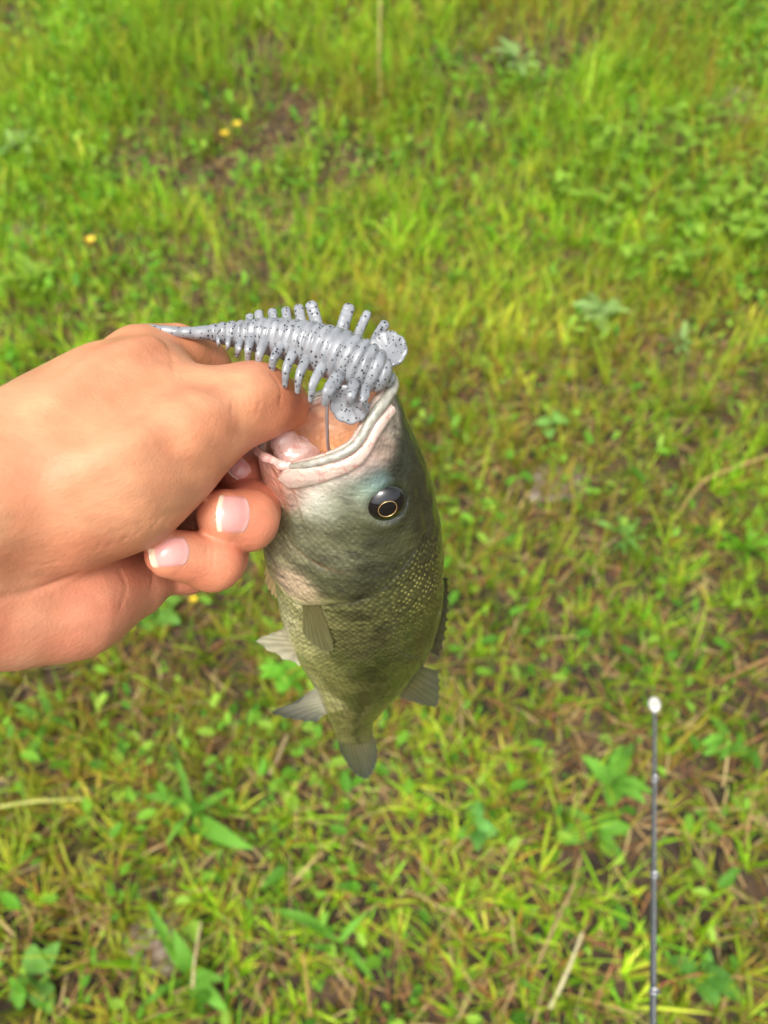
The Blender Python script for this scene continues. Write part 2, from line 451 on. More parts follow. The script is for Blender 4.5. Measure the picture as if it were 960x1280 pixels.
# colour of the skin, from samples placed over the visible flank and mirrored to the other side
pxl = proj(f_world(outer.reshape(-1, 3)))
near = (TT.ravel() > 0.15) & (TT.ravel() < np.pi - 0.05)
FXA = np.stack([XX.ravel(), ta.ravel() * 27.0], -1)
def skin_at(px, py):
    d = (pxl[:, 0] - px) ** 2 + (pxl[:, 1] - py) ** 2 + np.where(near, 0, 1e6)
    return FXA[np.argmin(d)]
SK = [(372, 600, (214, 170, 150), 4), (345, 572, (222, 168, 146), 4), (333, 562, (220, 184, 168), 3), (358, 612, (206, 158, 138), 4),
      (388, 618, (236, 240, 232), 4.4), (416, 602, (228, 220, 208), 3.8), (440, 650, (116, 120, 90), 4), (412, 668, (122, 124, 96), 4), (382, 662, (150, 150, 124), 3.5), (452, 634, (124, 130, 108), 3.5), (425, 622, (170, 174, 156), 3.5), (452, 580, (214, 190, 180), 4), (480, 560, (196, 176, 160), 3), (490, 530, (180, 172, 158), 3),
      (402, 642, (196, 200, 184), 3.8), (430, 632, (160, 166, 142), 5), (452, 615, (150, 176, 160), 3.5), (468, 598, (84, 128, 128), 3),
      (350, 655, (140, 138, 104), 4), (352, 690, (158, 154, 122), 4), (362, 728, (196, 176, 152), 3.5), (380, 745, (186, 168, 140), 3),
      (395, 680, (136, 138, 110), 5), (430, 670, (110, 113, 82), 5), (460, 660, (90, 95, 64), 5), (412, 712, (118, 120, 92), 4),
      (420, 728, (112, 116, 82), 4), (452, 730, (84, 88, 60), 4), (470, 722, (66, 70, 48), 3.5), (500, 690, (88, 92, 56), 5),
      (508, 610, (72, 78, 52), 5), (505, 575, (76, 86, 70), 4), (512, 545, (72, 80, 62), 4), (528, 600, (72, 76, 48), 5), (540, 650, (74, 78, 46), 6),
      (545, 700, (84, 86, 46), 6), (550, 750, (76, 78, 42), 7), (535, 800, (76, 78, 42), 7), (515, 760, (98, 100, 56), 7), (515, 830, (86, 88, 48), 7),
      (485, 750, (100, 104, 60), 7), (490, 800, (98, 100, 56), 7), (455, 770, (112, 114, 68), 7), (460, 830, (98, 100, 56), 7), (430, 790, (122, 122, 74), 6),
      (420, 760, (134, 134, 86), 5), (370, 760, (192, 188, 146), 5), (360, 770, (206, 202, 166), 4), (390, 780, (164, 160, 108), 5), (375, 810, (190, 186, 138), 5),
      (400, 830, (150, 148, 94), 5), (395, 850, (176, 172, 124), 4), (425, 860, (138, 136, 84), 5), (410, 875, (186, 182, 134), 4), (450, 870, (98, 100, 58), 5),
      (480, 860, (86, 88, 50), 6), (430, 900, (136, 132, 82), 4), (455, 900, (104, 104, 62), 4), (345, 740, (214, 206, 178), 5), (352, 775, (214, 210, 182), 5)]
num = np.zeros((len(FXA), 3)); den = np.full(len(FXA), 1e-9)
for px, py, c, s in SK:
    a = skin_at(px, py)
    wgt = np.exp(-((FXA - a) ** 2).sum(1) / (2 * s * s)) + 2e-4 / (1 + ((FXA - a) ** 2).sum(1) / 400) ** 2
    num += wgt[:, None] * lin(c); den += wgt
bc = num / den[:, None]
# mottling, darker blotches along the lateral line
X_, A_ = FXA[:, 0], FXA[:, 1]
mot = fbm(X_ / 1.5 + 4, A_ / 4.2 + 9, 3)
bl = fbm(X_ / 8 + 14, A_ / 7 + 2, 3)
lat = np.exp(-((ta.ravel() - 1.45) / 0.28) ** 2) * sstep(50, 75, X_)
bc = bc * (1 + (mot - 0.5)[:, None] * 1.1 * sstep(20, 60, X_)[:, None]) * (1 - 0.55 * (lat * sstep(.42, .62, bl))[:, None])
bc = np.clip(bc, 0, 1) ** 1.36 * 1.12
bc = (bc * .78 + bc.mean(1, keepdims=True) * .22) * np.array([1.03, 1.0, .93])
headm = (1 - sstep(-8, 2, XX - OX)).ravel()
st1 = fbm((X_ + A_ * .45) / 1.1 + 50, (A_ - X_ * .45) / 4.0 + 20, 3); st2 = fbm(X_ / 5 + 11, A_ / 5 + 77, 4)
bc = bc * (1 + ((st1 - .5) * 1.3 + (st2 - .5) * 1.0)[:, None] * headm[:, None])
# skin creases and the dark rear lobe of the gill cover
cre = .8 * np.exp(-((XX - PRX + .2) / 0.9) ** 2) * sstep(1.45, 1.9, ta) * (1 - sstep(2.5, 2.8, ta))
bc = bc * (1 - 0.35 * cre.ravel())[:, None] + lin((150, 96, 70)) * (0.25 * cre.ravel())[:, None]
lobe = np.exp(-((XX - OX + 2.2) / 2.6) ** 2 - ((ta - 1.50) / .16) ** 2).ravel()
bc = bc * (1 - .8 * lobe)[:, None]
ic = np.zeros((NI - 1, NT, 3))
kk = np.repeat(k[:, None], NT, 1)
nz = fbm(IX / 5 + 60, np.abs(tk) * 6 + 3, 3)
c1, c2, c3 = lin((240, 226, 210)), lin((246, 196, 160)), lin((250, 176, 100))
s1 = sstep(.02, .18, kk)[..., None]; s2 = sstep(.2, .6, kk)[..., None]
ic = (c1 * (1 - s1) + c2 * s1) * (1 - s2) + c3 * s2
ic = ic * (0.8 + 0.4 * nz[..., None])
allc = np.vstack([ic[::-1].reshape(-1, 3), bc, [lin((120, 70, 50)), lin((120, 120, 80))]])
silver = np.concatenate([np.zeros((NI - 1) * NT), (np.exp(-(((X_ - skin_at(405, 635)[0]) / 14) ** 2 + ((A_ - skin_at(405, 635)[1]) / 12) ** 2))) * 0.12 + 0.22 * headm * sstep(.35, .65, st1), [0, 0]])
scal = np.concatenate([np.zeros((NI - 1) * NT), (sstep(1, 5, XX - OX) + .45 * sstep(16, 30, XX) * (1 - sstep(-4, 0, XX - OX)) * sstep(1.2, 1.5, ta)).ravel(), [0, 0]])
rr = np.concatenate([np.ones((NI - 1) * NT) * 0.0, headm, [0, 0]])
flat = np.concatenate([np.zeros(((NI - 1) * NT, 2)), np.stack([X_, A_ * np.clip(wid.ravel() / 16, .55, 1.2)], -1), np.zeros((2, 2))]) / 1000.0

m, nd, ln, b = new_mat("bass_skin")
at = N(nd, "ShaderNodeAttribute", attribute_name="col"); af = N(nd, "ShaderNodeAttribute", attribute_name="flat")
asv = N(nd, "ShaderNodeAttribute", attribute_name="silver"); asc = N(nd, "ShaderNodeAttribute", attribute_name="scaly")
mp = N(nd, "ShaderNodeMapping"); mp.inputs["Scale"].default_value = (1.0, 1.15, 1.0); mp.inputs["Rotation"].default_value = (0, 0, math.radians(45))
vo = N(nd, "ShaderNodeTexVoronoi", voronoi_dimensions='2D', feature='F1'); vo.inputs["Scale"].default_value = 440; vo.inputs["Randomness"].default_value = 0.42
ln.new(af.outputs["Vector"], mp.inputs["Vector"]); ln.new(mp.outputs[0], vo.inputs["Vector"])
vr = N(nd, "ShaderNodeValToRGB"); vr.color_ramp.elements[0].position = 0.1; vr.color_ramp.elements[0].color = (1.3, 1.3, 1.18, 1); vr.color_ramp.elements[1].position = 0.75; vr.color_ramp.elements[1].color = (.40, .41, .36, 1)
ln.new(vo.outputs["Distance"], vr.inputs[0])
mx = N(nd, "ShaderNodeMix", data_type='RGBA', blend_type='MULTIPLY'); ln.new(at.outputs["Color"], mx.inputs[6]); ln.new(vr.outputs[0], mx.inputs[7])
mfac = N(nd, "ShaderNodeMath", operation='MULTIPLY'); mfac.inputs[1].default_value = 0.9; ln.new(asc.outputs["Fac"], mfac.inputs[0]); ln.new(mfac.outputs[0], mx.inputs[0])
# single pale scales scattered over the shoulder
sep = N(nd, "ShaderNodeSeparateColor"); ln.new(vo.outputs["Color"], sep.inputs[0])
gt = N(nd, "ShaderNodeMath", operation='GREATER_THAN'); gt.inputs[1].default_value = 0.42; ln.new(sep.outputs[0], gt.inputs[0])
lt = N(nd, "ShaderNodeMath", operation='LESS_THAN'); lt.inputs[1].default_value = 0.27; ln.new(vo.outputs["Distance"], lt.inputs[0])
afk = N(nd, "ShaderNodeAttribute", attribute_name="fleck")
m1 = N(nd, "ShaderNodeMath", operation='MULTIPLY'); ln.new(gt.outputs[0], m1.inputs[0]); ln.new(lt.outputs[0], m1.inputs[1])
m2 = N(nd, "ShaderNodeMath", operation='MULTIPLY'); ln.new(m1.outputs[0], m2.inputs[0]); ln.new(afk.outputs["Fac"], m2.inputs[1])
mx2 = N(nd, "ShaderNodeMix", data_type='RGBA'); ln.new(m2.outputs[0], mx2.inputs[0]); ln.new(mx.outputs[2], mx2.inputs[6]); mx2.inputs[7].default_value = (*lin((188, 184, 96)), 1)
ln.new(mx2.outputs[2], b.inputs["Base Color"])
ln.new(asv.outputs["Fac"], b.inputs["Metallic"])
b.inputs["Roughness"].default_value = 0.36; b.inputs["Coat Weight"].default_value = 1.0; b.inputs["Coat Roughness"].default_value = 0.07
fn = N(nd, "ShaderNodeTexNoise"); fn.inputs["Scale"].default_value = 700; fn.inputs["Detail"].default_value = 3
tcx = N(nd, "ShaderNodeTexCoord"); ln.new(tcx.outputs["Object"], fn.inputs["Vector"])
h1 = N(nd, "ShaderNodeMath", operation='MULTIPLY'); ln.new(vo.outputs["Distance"], h1.inputs[0]); ln.new(asc.outputs["Fac"], h1.inputs[1])
h2 = N(nd, "ShaderNodeMath", operation='MULTIPLY_ADD'); ln.new(fn.outputs[0], h2.inputs[0]); h2.inputs[1].default_value = -1.1; ln.new(h1.outputs[0], h2.inputs[2])
bp = N(nd, "ShaderNodeBump", invert=True); bp.inputs["Strength"].default_value = 0.75; bp.inputs["Distance"].default_value = 0.0006
ln.new(h2.outputs[0], bp.inputs["Height"]); ln.new(bp.outputs[0], b.inputs["Normal"])
M_BASS = m

fish = empty("largemouth_bass", FM)
tag(fish, "olive green largemouth bass hanging head up with its mouth wide open", "fish")
sh = skin_at(528, 735)
fleck = np.concatenate([np.zeros((NI - 1) * NT), np.exp(-(((X_ - sh[0]) / 16) ** 2 + ((A_ - sh[1]) / 12) ** 2)) * 0.5, [0, 0]])
# soft bend so that the tail hangs a little towards the belly
bo = mesh_np("body", Vall / 1000, [fa, capa, capb], M_BASS, fish, colors=allc, uv=flat, attrs={"silver": silver, "scaly": scal, "fleck": fleck})

M_LIP = simple_mat("jaw_lip", (168, 165, 150), 0.32, 0.08, 0.9, 420, 0.6, 0.7)
M_BONE = simple_mat("jaw_bone", (208, 186, 170), 0.32, 0.05, 0.8, 240, 0.3, 0.6)
M_PINK = simple_mat("mouth_skin", (226, 188, 176), 0.26, 0.0, 0.9, 190, 0.28, 0.8)
def veins(m):                      # fine red vessels under thin skin
    nd, ln = m.node_tree.nodes, m.node_tree.links; b = nd["Principled BSDF"]
    src = b.inputs["Base Color"].links[0].from_socket
    tc = nd.new("ShaderNodeTexCoord"); nz = nd.new("ShaderNodeTexNoise"); nz.inputs["Scale"].default_value = 150; nz.inputs["Detail"].default_value = 3; nz.inputs["Distortion"].default_value = 1.2
    ln.new(tc.outputs["Object"], nz.inputs["Vector"])
    rp = nd.new("ShaderNodeValToRGB"); e = rp.color_ramp.elements
    e[0].position = .47; e[0].color = (0, 0, 0, 1); e[1].position = .53; e[1].color = (0, 0, 0, 1); x = e.new(.5); x.color = (.6, .6, .6, 1)
    ln.new(nz.outputs[0], rp.inputs[0])
    mx = nd.new("ShaderNodeMix"); mx.data_type = 'RGBA'; ln.new(rp.outputs[0], mx.inputs[0]); ln.new(src, mx.inputs[6]); mx.inputs[7].default_value = (*lin((196, 104, 92)), 1)
    ln.new(mx.outputs[2], b.inputs["Base Color"])
veins(M_PINK); veins(M_BONE)

def rim_pt(t, dx=0.0, out=0.0):
    X = rimx(t) + dx
    y, z, _ = section(X, t)
    c, s = np.cos(t), np.sin(t) * 1.3
    l = np.hypot(c, s)
    return np.stack([X, y + out * c / l, z + out * s / l], -1)
# upper lip: rounded premaxilla round the front of the mouth
t_ = np.radians(np.linspace(-118, 118, 120))
fade = 1 - 0.45 * (np.abs(t_) / np.radians(118)) ** 3
lipn = 1 + (fbm(t_ * 5 + 3, t_ * 0 + 4, 2) - .5) * .25
v, f = tube_np(rim_pt(t_, 0.6, 0.4 + (lipn - 1) * 2), 1.8 * fade * lipn, 16)
mesh_np("upper_lip", v / 1000, f, M_LIP, fish)
# thin pale gum inside it
v, f = tube_np(rim_pt(t_, 1.4, -2.6), 1.7 * fade, 12)
mesh_np("gum", v / 1000, f, M_BONE, fish)
# lower lip
t_ = np.radians(np.linspace(121, 239, 70))
lipn = 1 + (fbm(t_ * 9 + 8, t_ * 0 + 14, 3) - .5) * .5
v, f = tube_np(rim_pt(t_, 0.4, 0.1 + (lipn - 1) * 1.5), 1.6 * lipn, 14)
mesh_np("lower_lip", v / 1000, f, M_PINK, fish)
# maxilla: long bone plate along each side of the upper jaw, widest at its free end
for s in (1, -1):
    nn, mm_ = 60, 14
    a = np.linspace(0, 1, nn); bq = np.linspace(-1, 1, mm_)
    tcen = np.radians(26 + 103 * a) * s
    halfw = np.interp(a, [0, .3, .6, .85, .95, 1], [1.6, 2.3, 2.9, 4.2, 4.2, 4.2]) * np.sqrt(np.clip(1 - ((a - .92) / .0805).clip(0) ** 2, 0.001, 1))
    off = np.interp(a, [0, .4, 1], [4.2, 5.0, 5.2])
    rowsv = []
    for r_ in range(2):
        for i in range(nn):
            base = rim_pt(np.full(mm_, tcen[i]), off[i] + bq * halfw[i], (0.75 + 1.5 * np.sqrt(1 - bq ** 2 * .98) if r_ == 0 else 0.0) + .3 * (fbm(bq * 2 + i * .1, bq * 0 + i * .2, 2) - .5))
            rowsv.append(base)
    rv = np.array(rowsv).reshape(2, nn, mm_, 3)
    loop = np.concatenate([rv[0], rv[1][:, ::-1]], 1)       # closed ring per station
    v = loop.reshape(-1, 3); f = grid_faces(nn, 2 * mm_, wrap=True, flip=(s < 0))
    mesh_np("maxilla", v / 1000, f, M_BONE, fish)
# tongue and floor of the mouth
v, f = (lambda p, r, n: (lambda vf: (vf[0] + ((fbm(vf[0][:, 0] / 4 + 40, (vf[0][:, 2] + vf[0][:, 1]) / 4 + 30, 3) - .5) * 4.0)[:, None] * np.array([-.8, .6, .2]), vf[1]))(tube_np(p, r, n)))(resample([(8, -24, 0, 5), (14, -21, 0, 8), (22, -18, 0, 9.5), (34, -13, 0, 9)], 40)[:, :3], resample([(5,), (8,), (9.5,), (9,)], 40)[:, 0], 48)
mesh_np("tongue", v / 1000, f, M_PINK, fish)

# eyes
M_EYE = simple_mat("eye_dark", (16, 14, 12), 0.06, 0.0, 1.0, 300, 0.5, 0.0)
M_IRIS = simple_mat("iris_gold", (206, 170, 110), 0.25, 0.7, 0.5)
M_RIM = simple_mat("eye_rim_skin", (40, 46, 38), 0.3, 0.1, 0.9, 500, .6, .8)
for s in (1, -1):
    cz = float(section(np.array([ec[0]]), np.array([math.acos(np.clip((ec[1] + 2.5) / 30.0, -1, 1))]))[1][0])
    bm = bmesh.new(); bmesh.ops.create_uvsphere(bm, u_segments=32, v_segments=20, radius=6.9 / 1000)
    for vv in bm.verts: vv.co.z *= 0.54
    me = bpy.data.meshes.new("eye"); bm.to_mesh(me); bm.free()
    for p_ in me.polygons: p_.use_smooth = True
    me.materials.append(M_EYE)
    eo = bpy.data.objects.new("eye", me); col.objects.link(eo); eo.parent = fish
    nrm_e = Vector((-0.14, 0.22, 0.95 * s)).normalized()
    eo.location = Vector((ec[0], ec[1], (cz - 1.0) * s)) / 1000
    eo.rotation_euler = nrm_e.to_track_quat('Z', 'Y').to_euler()
    ang = np.linspace(0, 2 * np.pi, 49)
    ring = np.stack([3.0 * np.cos(ang) - .2, 3.3 * np.sin(ang) + .2, 3.76 * np.sqrt(1 - ((3.0 * np.cos(ang) - .2) ** 2 + (3.3 * np.sin(ang) + .2) ** 2) / 6.9 ** 2)], -1)
    v, f = tube_np(ring[:-1], 0.17, 8, cap=False)
    f = np.vstack([f, np.stack([47 * 8 + np.arange(8), 47 * 8 + (np.arange(8) + 1) % 8, (np.arange(8) + 1) % 8, np.arange(8)], -1)])
    mesh_np("iris_ring", v / 1000, f, M_IRIS, eo)
    rim_ = np.stack([6.75 * np.cos(ang), 6.75 * np.sin(ang), .55 + .25 * np.sin(ang * 2 + 1)], -1)
    v, f = tube_np(rim_[:-1], 0.5 + .15 * np.sin(ang[:-1] * 3), 10, cap=False)
    f = np.vstack([f, np.stack([47 * 10 + np.arange(10), 47 * 10 + (np.arange(10) + 1) % 10, (np.arange(10) + 1) % 10, np.arange(10)], -1)])
    mesh_np("eye_rim", v / 1000, f, M_RIM, eo)

# fins: thin webs over raised rays
M_FIN, nd, ln, b = new_mat("fin_web")
at = N(nd, "ShaderNodeAttribute", attribute_name="col"); ln.new(at.outputs["Color"], b.inputs["Base Color"])
b.inputs["Roughness"].default_value = 0.4; b.inputs["Coat Weight"].default_value = 0.3
tr = N(nd, "ShaderNodeBsdfTranslucent"); ln.new(at.outputs["Color"], tr.inputs["Color"])
ms = N(nd, "ShaderNodeMixShader"); ms.inputs[0].default_value = 0.35
ln.new(b.outputs[0], ms.inputs[1]); ln.new(tr.outputs[0], ms.inputs[2])
tp_ = N(nd, "ShaderNodeBsdfTransparent"); ms2 = N(nd, "ShaderNodeMixShader"); ms2.inputs[0].default_value = 0.24
ln.new(ms.outputs[0], ms2.inputs[1]); ln.new(tp_.outputs[0], ms2.inputs[2]); ln.new(ms2.outputs[0], nd["Material Output"].inputs["Surface"])
def fin(name, base0, base1, tip_curve, rays, c_base, c_tip, side=(0, 0, 1), thick=0.35, bow=0.0):
    """base0->base1: line on the body; tip_curve: outer edge points in the same order (local mm)"""
    na = rays * 6 + 1; nb = 22
    a = np.linspace(0, 1, na)
    B = np.asarray(base0, float)[None] * (1 - a[:, None]) + np.asarray(base1, float)[None] * a[:, None]
    T = resample(tip_curve, na)
    k = np.linspace(0, 1, nb)
    G = B[:, None] * (1 - k[None, :, None]) + T[:, None] * k[None, :, None]
    side = np.asarray(side, float)
    ray = np.cos(a * rays * 2 * np.pi)
    edge = np.maximum(ray, 0) * 1.2 * 1.0
    Tdir = (T - B); Tdir /= np.linalg.norm(Tdir, axis=1)[:, None] + 1e-9
    G[:, -1] += Tdir * (edge[:, None] - .5)
    rip = (ray * 0.13)[:, None] * (1 - 0.4 * k[None]) + bow * (np.sin(k * 2.4)[None] * 1.0) + (fbm(a[:, None] * 3 + np.zeros((1, nb)), k[None] * 2 + a[:, None] * 0, 2) - .5) * 2.0 * k[None]
    th = thick * (1.15 - k[None])[..., None]
    top = G + side * (rip[..., None] + th); bot = G + side * (rip[..., None] - th)
    cA = np.asarray(c_base, float); cB = np.asarray(c_tip, float)
    cc = cA * (1 - k[None, :, None] ** 0.8) + cB * k[None, :, None] ** 0.8
    cc = cc * (0.86 + 0.2 * (ray > 0.2))[:, None, None] * (0.85 + .3 * fbm(a[:, None] * 9 + np.zeros((1, nb)), k[None] * 5 + a[:, None] * 0, 2))[..., None]
    v = np.concatenate([top.reshape(-1, 3), bot.reshape(-1, 3)]); c = np.concatenate([cc.reshape(-1, 3)] * 2)
    f1 = grid_faces(na, nb); f2 = grid_faces(na, nb, flip=True) + na * nb
    i = np.arange(na - 1); e1 = np.stack([i * nb + nb - 1, (i + 1) * nb + nb - 1, (i + 1) * nb + nb - 1 + na * nb, i * nb + nb - 1 + na * nb], -1)
    q = np.arange(nb - 1); e2 = np.stack([q, q + 1, q + 1 + na * nb, q + na * nb], -1); l0 = (na - 1) * nb
    e3 = np.stack([l0 + q + 1, l0 + q, l0 + q + na * nb, l0 + q + 1 + na * nb], -1)
    return mesh_np(name, v / 1000, [np.vstack([f1, f2, e1, e2, e3])], M_FIN, fish, colors=np.clip(c, 0, 1))
grey, pale, olive, cream = lin((92, 92, 76)), lin((222, 216, 188)), lin((120, 116, 68)), lin((226, 196, 146))
fp = lambda x, y, z=0: tuple(f_pix(x, y, z))
# tail
fin("tail_fin", (187, 4.8, 0), (187, -13.2, 0), [fp(471, 936, 2), fp(470, 958, 6), fp(459, 975, 9), fp(441, 964, 3), fp(424, 938, -3)], 11, lin((134, 126, 82)), lin((84, 90, 78)), (0.1, .5, .85))
# soft and spiny dorsal fins
fin("dorsal_fin", (134, 25, 0), (157, 13, 0), [fp(548, 836), fp(549, 862), fp(546, 882), fp(530, 880), fp(512, 872)], 9, lin((112, 108, 62)), lin((96, 100, 82)), bow=1.0)
fin("spiny_dorsal_fin", (76, 33, 0), (124, 28, 0), [fp(559, 722), fp(560, 745), fp(559, 770), fp(556, 795), fp(548, 820)], 9, lin((84, 82, 50)), lin((72, 70, 50)))
# anal fin with a pale fleshy base
fin("anal_fin", (150, -19, 0), (172, -16, 0), [fp(372, 878), fp(358, 884), fp(340, 893), fp(366, 900), fp(396, 902)], 9, pale, lin((84, 88, 82)), bow=-.6)
# pelvic fins
fin("pelvic_fin", (104, -30, 5), (122, -26, 4), [fp(350, 786, 6), fp(336, 794, 6), fp(322, 803, 6), fp(345, 818, 5), fp(374, 830, 4)], 6, lin((216, 206, 168)), pale, (.3, .4, .85))
fin("pelvic_fin", (104, -30, -5), (122, -26, -4), [fp(352, 790, -6), fp(345, 798, -7), fp(338, 806, -7), fp(355, 815, -5), fp(374, 826, -4)], 6, lin((216, 206, 168)), pale, (.3, .4, .85))
# pectoral fins: one folded along the flank, the far one spread beyond the belly
fin("pectoral_fin", (64, -20, 20.5), (64, -14.5, 22.2), [(86, -21, 20.6), (93, -17.5, 21.6), (97, -12.5, 22.4), (94, -9.5, 22.9), (87, -9, 23.2)], 9, lin((140, 130, 82)), lin((132, 130, 88)), (0, -.35, .93), 0.12)
fin("pectoral_fin", (64, -29, -14), (74, -31, -12), [fp(338, 688, -14), fp(332, 705, -14), fp(331, 728, -14), fp(340, 742, -14), fp(350, 748, -12)], 8, lin((222, 190, 132)), cream, (0, -.35, .93), 0.25)

# ------------------------------------------------------------------ signed-distance modelling for the hand
class Field:
    def __init__(s, lo, hi, h):
        s.h = h; s.lo = np.asarray(lo, float)
        s.n = np.ceil((np.asarray(hi) - s.lo) / h).astype(int) + 1
        s.f = np.full(s.n, 0.03, np.float32)
        s.ax = [s.lo[i] + h * np.arange(s.n[i]) for i in range(3)]
    def _box(s, pts, pad):
        a = np.min(pts, 0) - pad; b_ = np.max(pts, 0) + pad
        i0 = np.clip(np.floor((a - s.lo) / s.h).astype(int), 0, s.n); i1 = np.clip(np.ceil((b_ - s.lo) / s.h).astype(int) + 1, 0, s.n)
        return tuple(slice(i0[i], i1[i]) for i in range(3))
    def _cone(s, A, B, ra, rb, sl, squash=None):
        X, Y, Z = np.meshgrid(*[s.ax[i][sl[i]] for i in range(3)], indexing='ij', sparse=True)
        ba = B - A; l2 = ba @ ba
        px, py, pz = X - A[0], Y - A[1], Z - A[2]
        t = np.clip((px * ba[0] + py * ba[1] + pz * ba[2]) / l2, 0, 1)
        dx, dy, dz = px - t * ba[0], py - t * ba[1], pz - t * ba[2]
        if squash is not None:
            ax_, fct = squash
            q = (dx * ax_[0] + dy * ax_[1] + dz * ax_[2]) * (fct - 1)
            dx, dy, dz = dx + q * ax_[0], dy + q * ax_[1], dz + q * ax_[2]
        return (np.sqrt(dx * dx + dy * dy + dz * dz) - (ra + (rb - ra) * t)).astype(np.float32)
    def add(s, A, B, ra, rb, k, squash=None):
        sl = s._box([A, B], max(ra, rb) + k + 4 * s.h + 0.004)
        d = s._cone(A, B, ra, rb, sl, squash); f = s.f[sl]
        h_ = np.maximum(k - np.abs(f - d), 0) / k
        s.f[sl] = np.minimum(f, d) - h_ * h_ * k * 0.25
    def cut(s, A, B, ra, rb, k):
        sl = s._box([A, B], max(ra, rb) + k + 4 * s.h)
        d = -s._cone(A, B, ra, rb, sl); f = s.f[sl]
        h_ = np.maximum(k - np.abs(f - d), 0) / k
        s.f[sl] = np.maximum(f, d) + h_ * h_ * k * 0.25
    def merge(s, o, k):
        h_ = np.maximum(k - np.abs(s.f - o.f), 0) / k
        s.f = np.minimum(s.f, o.f) - h_ * h_ * k * 0.25
    def mesh(s):
        f = s.f; ins = f < 0; n = f.shape
        occ = np.zeros((n[0] - 1, n[1] - 1, n[2] - 1), np.int8)
        for a in (0, 1):
            for b_ in (0, 1):
                for c in (0, 1):
                    occ += ins[a:n[0] - 1 + a, b_:n[1] - 1 + b_, c:n[2] - 1 + c]
        act = (occ > 0) & (occ < 8)
        ijk = np.argwhere(act); idx = np.full(act.shape, -1, np.int64); idx[act] = np.arange(len(ijk))
        acc = np.zeros((len(ijk), 3)); cnt = np.zeros(len(ijk))
        cor = [(a, b_, c) for a in (0, 1) for b_ in (0, 1) for c in (0, 1)]
        for p in cor:
            for ax_ in range(3):
                if p[ax_]: continue
                q = list(p); q[ax_] = 1
                va = f[ijk[:, 0] + p[0], ijk[:, 1] + p[1], ijk[:, 2] + p[2]].astype(float)
                vb = f[ijk[:, 0] + q[0], ijk[:, 1] + q[1], ijk[:, 2] + q[2]].astype(float)
                cr = (va < 0) != (vb < 0)
                t = np.where(cr, va / np.where(cr, va - vb, 1), 0)
                pos = np.array(p, float)[None].repeat(len(ijk), 0); pos[:, ax_] = t
                acc += pos * cr[:, None]; cnt += cr
        v = s.lo + s.h * (ijk + acc / cnt[:, None])
        faces = []
        for ax_ in range(3):
            b_, c = (ax_ + 1) % 3, (ax_ + 2) % 3
            sa = [slice(None)] * 3; sb = [slice(None)] * 3
            sa[ax_] = slice(0, n[ax_] - 1); sb[ax_] = slice(1, n[ax_])
            cr = ins[tuple(sa)] != ins[tuple(sb)]
            e = np.argwhere(cr)
            e = e[(e[:, b_] > 0) & (e[:, c] > 0) & (e[:, b_] < n[b_] - 1) & (e[:, c] < n[c] - 1)]
            def cell(db, dc):
                q = e.copy(); q[:, b_] -= db; q[:, c] -= dc
                return idx[q[:, 0], q[:, 1], q[:, 2]]
            quad = np.stack([cell(1, 1), cell(0, 1), cell(0, 0), cell(1, 0)], -1)
            fl = ~ins[e[:, 0], e[:, 1], e[:, 2]]
            quad[fl] = quad[fl][:, ::-1]
            faces.append(quad[(quad >= 0).all(1)])
        return v, np.vstack(faces)
    def value(s, p):
        q = (np.asarray(p) - s.lo) / s.h; i = np.floor(q).astype(int); t = q - i
        i = np.clip(i, 0, s.n - 2); r = 0
        for a in (0, 1):
            for b_ in (0, 1):
                for c in (0, 1):
                    w_ = (t[..., 0] if a else 1 - t[..., 0]) * (t[..., 1] if b_ else 1 - t[..., 1]) * (t[..., 2] if c else 1 - t[..., 2])
                    r = r + w_ * s.f[i[..., 0] + a, i[..., 1] + b_, i[..., 2] + c]
        return r
    def hit(s, px, py, d0=0.15, d1=0.34):
        """first surface point along the ray through a pixel"""
        ds = np.arange(d0, d1, 0.0004)
        v = s.value(np.array([P(px, py, d) for d in ds]))
        k = np.argmax(v < 0)
        return P(px, py, ds[k]) if v[k] < 0 else None

def hb(a): return P(*a[:3]), a[3] * a[2] / F
HLO, HHI = np.array([-0.150, 0.030, 1.045]), np.array([-0.015, 0.265, 1.275])
HV = 0.0009 if not QUICK else 0.0012
H = Field(HLO, HHI, HV)
def chain(fld, pts, k, squash=None):
    for a, b_ in zip(pts[:-1], pts[1:]):
        (A, ra), (B, rb) = hb(a), hb(b_)
        fld.add(A, B, ra, rb, k, squash)
# forearm and wrist (radial and ulnar side), then the back of the hand and the thumb
def arm(a, b_, k):                 # runs on past the frame towards the photographer
    (A, ra), (B, rb) = hb(a), hb(b_)
    H.add(A + (A - B), B, ra * 1.12, rb, k)
    return (A - B) / np.linalg.norm(A - B)
ARM = arm((-330, 665, .170, 128), (20, 608, .215, 88), .012)
arm((-330, 760, .180, 128), (10, 748, .228, 84), .014)
chain(H, [(20, 610, .218, 90), (135, 582, .226, 88), (222, 542, .237, 66)], .012)
chain(H, [(90, 638, .224, 72), (150, 612, .230, 64), (206, 584, .239, 56)], .010)
chain(H, [(-20, 622, .232, 76), (80, 545, .246, 68), (182, 460, .262, 50)], .014)
chain(H, [(60, 570, .236, 76), (185, 495, .252, 60)], .014)
chain(H, [(-60, 625, .206, 66), (60, 565, .222, 62), (150, 508, .239, 58), (190, 498, .247, 46)], .014)
chain(H, [(224, 540, .237, 64), (262, 522, .2435, 52), (310, 503, .251, 47)], .008)
